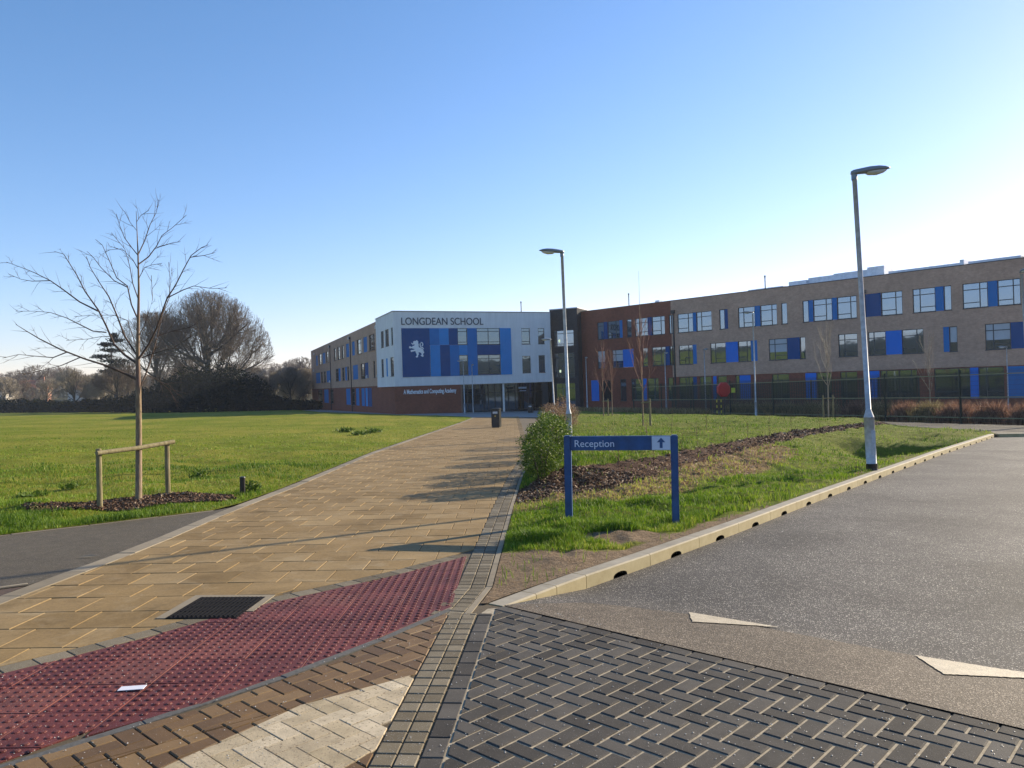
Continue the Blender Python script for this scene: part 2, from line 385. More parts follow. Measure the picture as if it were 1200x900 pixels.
# ------------------------------------------------------------------ key lines of the plan (metres)
def lerp_line(pts, yv): return np.interp(yv, [p[1] for p in pts], [p[0] for p in pts])
PL = [(-4.45,-6),(-4.40,6.4),(-4.36,7.2),(-4.30,8.7),(-4.38,11.2),(-4.33,14.2),(-4.45,24),(-4.14,36.6),(-3.7,53.5),(-3.5,68),(-3.4,72)]
PR = [(-0.37,5.66),(-0.32,5.9),(-0.22,6.5),(-0.15,8.34),(-0.02,11.7),(0.15,15.5),(0.88,27),(1.83,43),(4.02,77)]
E0 = np.array([-0.12,5.93]); E1v = np.array([2.36,3.62]); e1 = (E1v-E0)/np.linalg.norm(E1v-E0); e2 = np.array([-e1[1], e1[0]])
KERB = [(-0.12,5.93),(0.23,6.41),(0.59,6.88),(1.32,7.76),(2.68,9.47),(4.62,12.0),(6.93,14.95),(11.5,20.75),(17.9,28.6)]
FN0 = np.array([23.7,36.0]); FD = np.array([-0.358,0.934])
def fence_x(y): return 23.7-0.3833*(y-36.0)
TT = [(-5.2,2.2),(-4.0,3.55),(-3.12,4.60),(-2.81,4.97),(-2.47,5.44),(-2.07,6.05),(-1.51,6.62),(-1.08,7.10),(-0.53,7.83)]
TB = [(-3.4,2.0),(-2.75,2.9),(-2.36,3.46),(-2.06,3.77),(-1.67,4.15),(-1.14,4.87),(-0.55,5.88)]

# ------------------------------------------------------------------ block paving machinery
def clip_half(poly, p, n):                     # keep the side n·(q-p) >= 0
    out = []; m = len(poly)
    for i in range(m):
        a = poly[i]; b = poly[(i+1)%m]
        da = (a[0]-p[0])*n[0]+(a[1]-p[1])*n[1]; db = (b[0]-p[0])*n[0]+(b[1]-p[1])*n[1]
        if da >= 0: out.append(a)
        if (da >= 0) != (db >= 0):
            t = da/(da-db); out.append((a[0]+(b[0]-a[0])*t, a[1]+(b[1]-a[1])*t))
    return out
def area(p): return 0.5*sum(p[i][0]*p[(i+1)%len(p)][1]-p[(i+1)%len(p)][0]*p[i][1] for i in range(len(p)))
def inset(poly, d):
    q = poly; m = len(poly)
    for i in range(m):
        a = poly[i]; b = poly[(i+1)%m]; L = math.hypot(b[0]-a[0], b[1]-a[1])
        if L < 1e-6: continue
        n = (-(b[1]-a[1])/L, (b[0]-a[0])/L)
        q = clip_half(q, (a[0]+n[0]*d, a[1]+n[1]*d), n)
        if len(q) < 3: return []
    return q
def block(mb, poly, gap, cham=0.004, depth=0.02, lift=0.0, zf=plane, tone=None):
    if len(poly) < 3: return
    if area(poly) < 0: poly = poly[::-1]
    if area(poly) < 0.0006: return
    low = inset(poly, gap)
    if len(low) < 3 or area(low) < 0.0004: return
    c = np.mean(np.array(low), 0)
    R = max(math.hypot(q[0]-c[0], q[1]-c[1]) for q in low)
    k = max(0.3, 1-1.6*cham/R)
    top = [(c[0]+(q[0]-c[0])*k, c[1]+(q[1]-c[1])*k) for q in low]
    tilt = (random.gauss(0, 0.004), random.gauss(0, 0.004)); dz = lift+random.uniform(-0.0012, 0.0012)
    def Z(q, h): return zf(q[0], q[1])+h+dz+(q[0]-c[0])*tilt[0]+(q[1]-c[1])*tilt[1]
    n = len(low)
    vs = [(q[0], q[1], Z(q, 0)) for q in top]+[(q[0], q[1], Z(q, -cham)) for q in low]+[(q[0], q[1], Z(q, -depth)) for q in low]
    fs = [tuple(range(n))]+[(i, n+i, n+(i+1)%n, (i+1)%n) for i in range(n)]+[(n+i, 2*n+i, 2*n+(i+1)%n, n+(i+1)%n) for i in range(n)]
    mb.add(vs, fs, random.random() if tone is None else tone)
def line_half(pts, cx):                        # halfplane of the polyline's segment over x = cx, normal up-left side (+y)
    for a, b in zip(pts[:-1], pts[1:]):
        if a[0] <= cx <= b[0] or (b is pts[-1] and cx > b[0]) or (a is pts[0] and cx < a[0]):
            n = (-(b[1]-a[1]), b[0]-a[0]); L = math.hypot(*n); return a, (n[0]/L, n[1]/L)
def inpoly(x, y, poly):
    c = False; j = len(poly)-1
    for i in range(len(poly)):
        if (poly[i][1] > y) != (poly[j][1] > y) and x < (poly[j][0]-poly[i][0])*(y-poly[i][1])/(poly[j][1]-poly[i][1])+poly[i][0]: c = not c
        j = i
    return c
def flat_poly(name, pts, dz, mat, sub=None, zf=plane):
    bm = bmesh.new(); vs = [bm.verts.new((p[0], p[1], 0)) for p in pts]; bm.faces.new(vs)
    bmesh.ops.triangulate(bm, faces=bm.faces[:])
    for v in bm.verts: v.co.z = zf(v.co.x, v.co.y)+dz
    bmesh.ops.recalc_face_normals(bm, faces=bm.faces)
    for f in bm.faces:
        if f.normal.z < 0: f.normal_flip()
    me = bpy.data.meshes.new(name); bm.to_mesh(me); bm.free(); me.materials.append(mat)
    return link(bpy.data.objects.new(name, me))
def struct(o): o['kind'] = 'structure'; return o

def soldx_(y): return -0.475+(y-3.34)*(0.165/2.38)
# ---- main path: buff slabs in courses across the path
def tt_y(x): return np.interp(x, [p[0] for p in TT], [p[1] for p in TT])
mb = MB(); P = 0.44
for r in range(-2, 150):
    y0 = 2.0+r*P
    yc = y0+P/2
    xl = float(lerp_line(PL, yc)); xr = float(lerp_line(PR, max(yc, 5.7)))-0.31
    off = (r % 2)*P/2+random.uniform(-.02, .02)
    for k in range(-1, 12):
        x0 = -5.0+k*P+off; x1 = x0+P
        if x1 < xl+0.2 or x0 > xr: continue
        poly = [(x0,y0),(x1,y0),(x1,y0+P),(x0,y0+P)]
        poly = clip_half(poly, (xl+0.2, yc), (1, 0)); poly = clip_half(poly, (xr, yc), (-1, 0))
        if yc < 8.6:
            cx = min(max((x0+x1)/2, -5.1), -0.55); p, n = line_half(TT, cx)
            p = (p[0]+n[0]*0.158, p[1]+n[1]*0.158); poly = clip_half(poly, p, n)
            p, n = line_half(TT, min(cx+0.2, -0.56)); p = (p[0]+n[0]*0.158, p[1]+n[1]*0.158)
            poly = clip_half(poly, p, n)
        block(mb, poly, 0.0034 if yc < 20 else 0.005, 0.004, 0.02)
struct(mb.build('path', M['slab'], fixn=True))
struct(flat_poly('path_bedding', [(-4.9,-6),(8,-6),(3.9,2.3),(-0.12,5.93),(-0.22,6.5),(-0.15,8.34),(-0.02,11.7),(0.15,15.5),(0.88,27),(1.83,43),(3.3,66),(-3.5,66),(-3.7,53.5),(-4.14,36.6),(-4.45,24),(-4.33,14.2),(-4.4,6.4)], -0.0085, M['bed']))
struct(flat_poly('block_bedding', [(soldx_(1.5)+0.1,1.5),(7.5,-1.2),(4.0,2.08),(-0.14,5.90),(-0.24,5.88),(-0.30,5.72)], -0.0060, M['bed_pale']))
# borders
def ribbon(mb, pts, w0, w1, step, cols=1, gap=0.004, jit=0.0, cham=0.004):
    """blocks laid in `cols` columns between offsets w0..w1 to the right of a polyline"""
    acc = []; P_ = [np.array(p, float) for p in pts]
    seg = [np.linalg.norm(b-a) for a, b in zip(P_[:-1], P_[1:])]; tot = sum(seg)
    def pt(s):
        s = min(max(s, 0), tot-1e-6)
        for a, b, L in zip(P_[:-1], P_[1:], seg):
            if s <= L: d = (b-a)/L; return a+d*s, np.array([d[1], -d[0]])
            s -= L
        return P_[-1], np.array([1, 0])
    s = 0.0
    while s < tot-0.02:
        st = step*(1+random.uniform(-jit, jit)); s2 = min(s+st, tot)
        a, na = pt(s); b, nb = pt(s2)
        for c in range(cols):
            u0 = w0+(w1-w0)*c/cols; u1 = w0+(w1-w0)*(c+1)/cols
            block(mb, [tuple(a+na*u0), tuple(a+na*u1), tuple(b+nb*u1), tuple(b+nb*u0)], gap, cham)
        s = s2
mb = MB()
PRl = [(float(lerp_line(PR, y)), y) for y in [5.66,5.9,6.5,7.4,8.34,10,11.7,13.5,15.5,20,27,35,43,50,58,66]]
ribbon(mb, PRl, -0.31, -0.065, 0.122, 2)
ribbon(mb, [(-0.80,1.6),(-0.69,3.35),(-0.53,5.76)], 0.005, 0.215, 0.118, 2)
TTs = TT[:]
ribbon(mb, TTs, -0.155, -0.002, 0.2, 1, gap=0.0022, jit=0.1)
struct(mb.build('sett_border', M['sett'], fixn=True))
mb = MB()
ribbon(mb, PRl, -0.06, -0.002, 0.9, 1)
PLl = [(float(lerp_line(PL, y)), y) for y in [2,4,6.4,7.2,8.7,10,11.2,12.5,14.2,19,24,30,36.6,45,53.5,60,68]]
ribbon(mb, PLl, 0.004, 0.19, 0.9, 1, gap=0.002)
struct(mb.build('path_edging', M['edging'], fixn=True))

# ---- tactile paving with its blisters
TACT = TB+[(-0.50,7.80)]+TT[::-1][1:]
TACT = [(-3.4,2.0),(-2.75,2.9),(-2.36,3.46),(-2.06,3.77),(-1.67,4.15),(-1.14,4.87),(-0.55,5.88),(-0.51,7.80)]+TT[::-1][1:]
mb = MB(); Q = 0.4
for i in range(-14, 2):
    for j in range(-1, 20):
        x0 = -0.52+i*Q; y0 = 2.0+j*Q; poly = [(x0,y0),(x0+Q,y0),(x0+Q,y0+Q),(x0,y0+Q)]
        cx, cy = x0+Q/2, y0+Q/2
        yt = float(tt_y(min(cx, -0.53)))
        poly = clip_half(poly, (-0.52, 0), (-1, 0))
        for dx in (-0.12, 0.12):
            p, n = line_half(TT, min(max(cx+dx, -5.1), -0.56)); poly = clip_half(poly, p, (-n[0], -n[1]))
            xx = cx+dx
            pb, nb = line_half(TB, min(max(xx, -3.35), -0.56)); poly = clip_half(poly, pb, nb)
        block(mb, poly, 0.002, 0.002, 0.02)
# blisters
bx = []; 
for i in range(-90, 2):
    for j in range(0, 92):
        x = -0.52-0.033+i*0.0667; y = 2.0+0.033+j*0.0667
        if x > -0.55: continue
        if y > float(tt_y(x))-0.03: continue
        if x < -3.3 or y < np.interp(x, [p[0] for p in TB], [p[1] for p in TB])+0.03: continue
        bx.append((x, y))
NB = 10
for (x, y) in bx:
    vs = []; z = plane(x, y)-0.0005
    for (rr, h) in ((0.0185, 0), (0.0155, 0.0045), (0.010, 0.0062)):
        for k in range(NB):
            a = 2*PI*k/NB; vs.append((x+rr*math.cos(a), y+rr*math.sin(a), z+h))
    fs = [(l*NB+k, l*NB+(k+1)%NB, (l+1)*NB+(k+1)%NB, (l+1)*NB+k) for l in (0, 1) for k in range(NB)]+[tuple(2*NB+k for k in range(NB))]
    mb.add(vs, fs, random.uniform(0.2, 0.9))
struct(mb.build('tactile_paving', M['tactile'], fixn=True))
mb = MB(); ribbon(mb, TB, 0.004, 0.060, 0.8, 1, 0.001); struct(mb.build('bedding_strip', M['darkstrip'], fixn=True))

# ---- herringbone block fields
def sline(y): return np.interp(y, [1.6,3.35,5.72], [-0.80,-0.69,-0.53])
CREAM = [(-0.60,4.50),(-1.17,4.05),(-1.57,3.42),(-2.25,2.2),(-1.7,1.8),(-0.64,3.60)]
mbs = {k: MB() for k in ('charcoal', 'brown', 'cream')}
w = 0.103
soldA = ((-0.48,3.34), (-0.355,5.72)); 
def soldx(y): return -0.475+(y-3.34)*(0.165/2.38)
for X in range(-60, 70):
    for Y in range(-64, 4):
        k = (X-Y) % 4
        if k == 0: q = [(X,Y),(X+2,Y),(X+2,Y+1),(X,Y+1)]
        elif k == 3: q = [(X,Y),(X+1,Y),(X+1,Y+2),(X,Y+2)]
        else: continue
        poly = [tuple(E0+e1*(a*w)+e2*(b*w-0.108)) for a, b in q]
        c = np.mean(np.array(poly), 0)
        if c[1] < 1.4 or c[0] > 6.5 or c[0] < -4.5: continue
        if c[0] > soldx(c[1])-0.02:
            pl = clip_half(poly, (soldx(c[1])+0.116, c[1]), (1, -0.05))
            pl = clip_half(pl, tuple(E0-e2*0.108), tuple(-e2))
            block(mbs['charcoal'], pl, 0.0062, 0.005)
        elif c[0] < sline(c[1])+0.05:
            pl = clip_half(poly, (float(sline(c[1])), c[1]), (-1, 0.06))
            pb, nb = line_half(TB, min(max(c[0], -3.35), -0.56)); pb = (pb[0]-nb[0]*0.062, pb[1]-nb[1]*0.062)
            pl = clip_half(pl, pb, (-nb[0], -nb[1]))
            if len(pl) < 3: continue
            tn_ = random.random(); rem = pl if area(pl) > 0 else pl[::-1]
            for i_ in range(len(CREAM)):
                p_, q_ = CREAM[i_], CREAM[(i_+1) % len(CREAM)]; nn_ = (-(q_[1]-p_[1]), q_[0]-p_[0]); l_ = math.hypot(*nn_); nn_ = (nn_[0]/l_, nn_[1]/l_)
                out_ = clip_half(rem, p_, (-nn_[0], -nn_[1]))
                if len(out_) > 2: block(mbs['brown'], out_, 0.0032, 0.005, tone=tn_)
                rem = clip_half(rem, p_, nn_)
                if len(rem) < 3: break
            if len(rem) > 2: block(mbs['cream'], rem, 0.0016, 0.003, lift=0.002, tone=tn_)
ribbon(mbs['charcoal'], [(soldx(1.6),1.6),(soldx(3.34),3.34),(soldx(5.74),5.74)], 0.004, 0.112, 0.205, 1, 0.0035)
E2 = E0+e1*6
ribbon(mbs['charcoal'], [tuple(E0+e1*0.0-e2*0.003), tuple(E2-e2*0.003)], 0.0, 0.103, 0.206, 1, 0.0035)
struct(mbs['charcoal'].build('block_paving', M['charcoal'], fixn=True))
struct(mbs['brown'].build('block_paving', M['brownblock'], fixn=True))
struct(mbs['cream'].build('painted_block_paving', M['creamblock'], fixn=True))

# ---- road, ramp, markings
def road_dz(x, y):
    v = (x-E0[0])*e2[0]+(y-E0[1])*e2[1]; return -0.12*np.clip(v/1.2, 0, 1)
K = np.array(KERB); seg = np.hypot(*np.diff(K, axis=0).T); cum = np.concatenate([[0], np.cumsum(seg)])
ss = np.concatenate([np.linspace(0, 2.4, 13), np.linspace(2.7, cum[-1]+1.0, 40)])
def kpt(s):
    if s > cum[-1]:
        d = (K[-1]-K[-2])/seg[-1]; return K[-1]+d*(s-cum[-1])
    return np.array([np.interp(s, cum, K[:,0]), np.interp(s, cum, K[:,1])])
rows = []
for s in ss:
    k0 = kpt(s); row = []
    # right end: the fence line
    wmax = 30.0
    for wv in np.linspace(0, 1, 40):
        pass
    tmax = None
    # solve k0 + e1*t on fence_x
    t = (fence_x(k0[1])-1.5-k0[0])/(e1[0]+0.3833*e1[1]); t = max(t, 0.3)
    rows.append([k0+e1*(t*(q**1.5)) for q in np.linspace(0, 1, 30)])
A = np.array(rows); X, Y = A[...,0], A[...,1]
Z = plane(X, Y)+road_dz(X, Y)
VV = (X-E0[0])*e2[0]+(Y-E0[1])*e2[1]
# first row: replace with the edge line E exactly
X[0] = E0[0]+e1[0]*np.linspace(0,1,30)**1.5*26; Y[0] = E0[1]+e1[1]*np.linspace(0,1,30)**1.5*26; Z[0] = plane(X[0], Y[0])
struct(grid_mesh('road', X, Y, Z, M['road']))
# ramp surface: own asphalt, 4 mm above
u = np.linspace(0, 16, 60); 
def seamv(uu): return np.interp(uu, [0,0.3,1.1,2.6,4,16], [0.05,0.72,1.03,1.12,1.25,1.4])
UU, TTt = np.meshgrid(u, np.linspace(0, 1, 8)); VVr = TTt*seamv(UU)
X = E0[0]+e1[0]*UU+e2[0]*VVr; Y = E0[1]+e1[1]*UU+e2[1]*VVr
struct(grid_mesh('road_ramp', X, Y, plane(X, Y)+road_dz(X, Y)+0.005, M['ramp']))
def marking(pts, label):
    qr = random.Random(len(bpy.data.objects)); new = []
    for i in range(3):
        a, b = pts[i], pts[(i+1)%3]; L = math.hypot(b[0]-a[0], b[1]-a[1]); n = max(2, int(L/0.02)); ux, uy = (b[0]-a[0])/L, (b[1]-a[1])/L
        for k in range(n):
            t = k/n; j = qr.gauss(0, 0.0028) if k else 0; new.append((a[0]+(b[0]-a[0])*t-uy*j, a[1]+(b[1]-a[1])*t+ux*j))
    pts = new
    o = flat_poly('road_marking', pts, 0.011, M['roadpaint'], zf=lambda x, y: plane(x, y)+float(road_dz(x, y)))
    o['kind'] = 'structure'
marking([(1.33,6.02),(1.27,5.66),(1.90,5.63)], ''); marking([(2.55,4.97),(2.49,4.53),(3.25,4.54)], '')
marking([(3.85,3.93),(3.79,3.49),(4.55,3.5)], '')

# ---- kerb with drainage slots
mb = MB(); U = 1.15
def kerb_unit(s0, s1, hole, h0, h1):
    p0 = kpt(s0); p1 = kpt(s1); d = (p1-p0); L = np.linalg.norm(d); d = d/L; nb = np.array([-d[1], d[0]])   # nb: to the grass
    Wd = 0.15; ch = 0.012
    def P3(a, b, h): q = p0+d*a+nb*b; return (q[0], q[1], plane(q[0], q[1])+h)
    a0, a1 = 0.004, L-0.004
    prof = []
    lo = -0.14
    out = [P3(a0, 0, lo)]
    if hole:
        c = L/2; hw = 0.125; hh = 0.050; base = -0.118
        out.append(P3(c-hw, 0, lo)); arch = [(c-hw, base)]+[(c-hw*math.cos(t), base+hh*math.sin(t)**0.7) for t in np.linspace(0.35, PI-0.35, 7)]+[(c+hw, base)]
        out += [P3(a, 0, z) for a, z in arch]; out.append(P3(c+hw, 0, lo))
    out += [P3(a1, 0, lo), P3(a1, 0, h1-ch), P3(a0, 0, h0-ch)]
    mb.add(out, [tuple(range(len(out)))])
    if hole:
        n = len(arch)
        f = [P3(a, 0, z) for a, z in arch]; b = [P3(a, 0.11, z) for a, z in arch]
        mb.add(f+b, [(i, i+1, n+i+1, n+i) for i in range(n-1)], mi=1)
        mb.add(b, [tuple(range(n))], mi=1)
    # chamfer, top, back, ends
    q = [P3(a0,0,h0-ch),P3(a1,0,h1-ch),P3(a1,ch,h1),P3(a0,ch,h0),P3(a1,Wd,h1),P3(a0,Wd,h0),P3(a1,Wd,lo),P3(a0,Wd,lo),P3(a0,0,lo),P3(a1,0,lo)]
    mb.add(q, [(0,1,2,3),(3,2,4,5),(5,4,6,7),(8,0,3,5,7),(1,9,6,4,2)])
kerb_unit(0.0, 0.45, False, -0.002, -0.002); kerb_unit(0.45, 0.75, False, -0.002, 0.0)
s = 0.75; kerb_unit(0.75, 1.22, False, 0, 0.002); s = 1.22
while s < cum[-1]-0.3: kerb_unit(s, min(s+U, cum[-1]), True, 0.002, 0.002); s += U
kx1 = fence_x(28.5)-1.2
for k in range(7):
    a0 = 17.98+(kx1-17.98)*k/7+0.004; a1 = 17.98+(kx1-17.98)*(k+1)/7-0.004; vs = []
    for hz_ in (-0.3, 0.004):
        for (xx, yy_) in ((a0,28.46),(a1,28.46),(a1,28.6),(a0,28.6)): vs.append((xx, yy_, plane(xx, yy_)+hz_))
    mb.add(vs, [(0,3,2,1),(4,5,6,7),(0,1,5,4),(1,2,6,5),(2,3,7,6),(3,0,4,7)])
struct(mb.build('kerb', [M['kerb'], M['slot_shade']], fixn=False))

# ---- left footpath tarmac and mulch wedge
struct(flat_poly('footpath', [(-15.9,0.1),(-6.44,9.58),(-4.53,11.49),(-4.37,11.9),(-4.37,11.2),(-4.30,8.7),(-4.37,7.2),(-4.40,6.9),(-4.80,6.62),(-12,0.0)], -0.006, M['tarmac']))
mb = MB(); ribbon(mb, [(-15.9,0.1),(-6.44,9.58),(-4.53,11.49)], 0.0, 0.05, 0.9, 1, 0.002); struct(mb.build('footpath_edging', M['edging'], fixn=True))
mb = MB(); ribbon(mb, [(-12,0.0),(-4.80,6.62),(-4.42,6.93)], -0.05, 0.0, 0.9, 1, 0.002); struct(mb.build('footpath_edging', M['edging'], fixn=True))
struct(flat_poly('mulch_bed', [(-12,0),(-4.82,6.58),(-4.42,6.88),(-4.41,6),(-4.45,-6),(-12,-6)], -0.012, M['mulch_ground']))

# ---- field (left)
def field_edge(y):
    return np.interp(y, [-6,0,9.58,11.49,12.2,14.2,24,36.6,53.5,66,70,76,85,100,120,165,200], [-22,-16.02,-6.44,-4.53,-4.39,-4.34,-4.46,-4.15,-3.71,-3.5,-4.0,-6.5,-12.5,-20,-30,-47,-60])
def field_h(x, y):
    d = np.clip(field_edge(y)-x, 0, None); w_ = smooth(0, 1.5, d)
    return 0.42*smooth(2, 12, d)*np.exp(-((y-92)/20.0)**2)+w_*(0.055*np.sin(x*1.7+1.3*np.sin(y*0.9))*np.sin(y*1.3+x*0.6)+0.02*np.sin(x*4.1+y*2.2)*np.sin(y*3.7-x)+0.03)
yy = np.concatenate([np.linspace(-6, 8, 30), np.linspace(8.2, 30, 170), np.linspace(30.5, 200, 120)])
tt = np.concatenate([np.linspace(0, 12, 110), 12+(np.linspace(0, 1, 60)[1:]**2)*250])
Yg, Tg = np.meshgrid(yy, tt, indexing='ij'); Xg = field_edge(Yg)-Tg
Zg = terrain(Xg, Yg)+0.004+field_h(Xg, Yg)
struct(grid_mesh('field', Xg, Yg, Zg, M['field']))

# ---- right verge
BEDC = [(-0.6,12.2),(1.2,13.2),(3.3,16.6),(5.6,20.4),(9.9,27.2),(15.6,34.2),(19,38)]
SW = [(5.6,16.0),(9,20.5),(12.2,24.6),(14.5,27.6)]
def dist_poly(x, y, pts):
    best = np.full(np.shape(x), 1e9); sd = np.zeros(np.shape(x))
    for a, b in zip(pts[:-1], pts[1:]):
        dx, dy = b[0]-a[0], b[1]-a[1]; L2 = dx*dx+dy*dy
        t = np.clip(((x-a[0])*dx+(y-a[1])*dy)/L2, 0, 1)
        px_, py_ = a[0]+t*dx, a[1]+t*dy; d = np.hypot(x-px_, y-py_); s_ = np.sign(dx*(y-a[1])-dy*(x-a[0]))
        m = d < best; best = np.where(m, d, best); sd = np.where(m, s_, sd)
    return best, sd
def vleft(y): return lerp_line(PR, y)
def foot_edge(y): return np.interp(y, [28.6,30.5,36,45,58,75,90], [17.95,18.9,18.4,15.6,10.3,4.9,0.5])
def vright(y):
    k = np.interp(y, K[:,1], K[:,0])-0.19
    return np.where(y < 28.6, k, foot_edge(y))
def verge_h(x, y):
    l = vleft(y); r_ = vright(y); e = smooth(0, 0.7, x-l)*smooth(0, 0.55, r_-x)
    db, sb = dist_poly(x, y, BEDC)
    up = 0.32*smooth(-1.2, 1.2, db*sb)*smooth(11, 14, y)        # upper bed a little higher than the bank
    ds, _ = dist_poly(x, y, SW)
    sw = -0.20*np.exp(-(ds/1.1)**2)
    ha = (x-12.7)*0.45+(y-25.4)*0.89; hb = (x-12.7)*0.89-(y-25.4)*0.45
    hol = -1.0*np.exp(-(ha/np.where(ha < 0, 3.4, 0.85))**2-(hb/1.7)**2)
    rip = 0.04*np.sin(x*3.1+2*np.sin(y*1.3))*np.sin(y*2.7+x)+0.012*np.sin(x*7+y*5)+0.022*np.sin(x*11+2.5*np.sin(y*4.1))*np.sin(y*8.3+2*np.sin(x*5.3))
    return e*(up+sw+hol+rip+0.02)
yy = np.concatenate([np.linspace(6.0, 20, 180), np.linspace(20.15, 40, 130), np.linspace(40.5, 80, 50)])
tt = np.linspace(0, 1, 150)
Yg, Tg = np.meshgrid(yy, tt, indexing='ij'); L_ = vleft(Yg)+0.004; R_ = np.maximum(vright(Yg), L_+0.05); Xg = L_+(R_-L_)*Tg
def zones(x, y):
    db, sb = dist_poly(x, y, BEDC); sdv = db*sb
    wid = np.interp(x, [-0.5,1,3,8,15], [0.85,0.68,0.38,0.32,0.26])
    mul = smooth(wid+0.25, wid-0.25, db)
    dry = smooth(2.0, 1.3, np.abs(sdv))*smooth(10, 6, x)*0.95*(sb < 0)
    dry = dry+0.35*smooth(0.9, 0.2, vright(y)-x)
    soil = smooth(8.5, 7.3, y+0.25*np.abs(x-0.4)-0.2)
    soil = np.maximum(soil, 0.72*smooth(0.6, 0.1, np.abs(y-8.7))*smooth(0.9, 0.3, np.abs(x-1.2)))
    soil = np.maximum(soil, 0.8*smooth(0.45, 0.05, vright(y)-x)*smooth(14, 9, y))
    return mul, dry, soil
m_, d_, s_ = zones(Xg, Yg)
struct(grid_mesh('verge', Xg, Yg, plane(Xg, Yg)+0.004+verge_h(Xg, Yg), M['verge'], {'mulch': m_, 'dry': d_, 'soil': s_}))
# footpath along the fence
fy = np.linspace(28.6, 80, 60); Yg, Tg = np.meshgrid(fy, np.linspace(0, 1, 4), indexing='ij')
Xa = foot_edge(Yg); Xb = fence_x(Yg)-0.7; Xg = Xa+(np.maximum(Xb, Xa+0.4)-Xa)*Tg
struct(grid_mesh('footpath', Xg, Yg, plane(Xg, Yg)+0.004, M['tarmac']))
# forecourt in front of the school
struct(flat_poly('forecourt', [(-3.6,66),(3.3,66),(4.9,75.1),(14,60),(24,56),(60,20),(72,40),(30,110),(-30,185),(-62,200),(-47,165),(-30,120),(-20,100),(-12.5,85),(-6.5,76),(-4,70)], -0.03, M['forecourt']))
# base ground to the horizon
def axis(a): return np.concatenate([-a[::-1], [0], a])
gx = axis(np.array([3,6,10,15,20,30,40,55,75,100,130,160,200,240,290,350,430,520,650,800,1000,1400]))
gy = axis(np.array([3,6,10,15,20,30,40,55,75,100,130,160,190,215,240,270,300,340,380,420,480,560,700,850,1000,1400]))
Yg, Xg = np.meshgrid(gy, gx, indexing='ij')
low = -0.30*(1-smooth(90, 150, np.hypot(Xg*0.6, Yg-40)))-0.06-1.0*np.exp(-(np.hypot(Xg-12, Yg-23)/14)**2)
struct(grid_mesh('ground', Xg, Yg, terrain(Xg, Yg)+low, M['far_ground']))

# ------------------------------------------------------------------ small scattered stuff
def scatter_blades(name, pts, h, w_, tone, mat, zf, bend=0.6, label=None, cat='grass', parent=None, stuff=True, lean=None):
    n = len(pts); x, y = pts[:,0], pts[:,1]; z = zf(x, y)
    a = RNG.uniform(0, 2*PI, n); b = RNG.uniform(0, 2*PI, n); ln = RNG.uniform(0.2, bend, n)*h
    base = np.stack([x, y, z-0.004], -1); side = np.stack([np.cos(a), np.sin(a), 0*a], -1)*w_[:,None]*0.5
    mid = base+np.stack([np.cos(b)*ln*0.35, np.sin(b)*ln*0.35, h*0.6], -1)
    tip = base+np.stack([np.cos(b)*ln, np.sin(b)*ln, h], -1)
    V = np.stack([base-side, base+side, mid+side*0.8, mid-side*0.8, tip], 1).reshape(-1, 3)
    i = np.arange(n)*5
    Fc = np.concatenate([np.stack([i, i+1, i+2], -1), np.stack([i, i+2, i+3], -1), np.stack([i+3, i+2, i+4], -1)])
    o = np_mesh(name, V, Fc, mat, parent, np.repeat(tone, 5))
    if stuff: tag(o, label, cat, kind='stuff')
    return o
def nz(x, y, s, seed=0):                       # cheap value noise for clumping
    v = 0
    for k in range(4):
        a = seed*1.7+k*2.1; f = s*(1.7**k)
        v = v+np.sin(x*f*math.cos(a)+y*f*math.sin(a)+a*3+1.5*np.sin(y*f*0.7+a))*0.5**k
    return v/1.9
# left field grass
N = 210000
d = 9.0/np.sqrt(RNG.uniform(0.012, 1.0, N)); ang = RNG.uniform(-0.72, 0.0, N); x = np.tan(ang)*d; y = d
ok = (x < field_edge(y)-0.03) & (y > 8.5)
mul = ((x+6.0)/1.45)**2*1.0+(((y-12.3)-(x+6.0)*0.35)/0.75)**2
cl = nz(x, y, 2.1, 1)
ok &= (mul > RNG.uniform(0.75, 1.15, N)); x, y, cl, mul = x[ok], y[ok], cl[ok], mul[ok]
ok = RNG.uniform(0, 1, len(x)) < 0.55+0.5*cl; x, y, cl = x[ok], y[ok], cl[ok]
h = (0.030+0.035*RNG.uniform(0, 1, len(x))+0.09*np.clip(nz(x, y, 2.6, 12)-0.15, 0, 1))*np.interp(y, [9,20,60], [1.0,0.9,0.7])
wd = 0.006*np.clip(y/9, 1, 6)
tn = np.clip(0.42+0.25*nz(x, y, 0.5, 3)-0.25*np.clip(nz(x, y, 2.6, 12), 0, 1)+RNG.normal(0, 0.2, len(x))+0.012*(y-12).clip(0, 25), 0, 1)
scatter_blades('grass', np.stack([x, y], -1), h, wd, tn, M['blade'], lambda a, b: terrain(a, b)+field_h(a, b), label='short sunlit grass covering the big playing field left of the path')
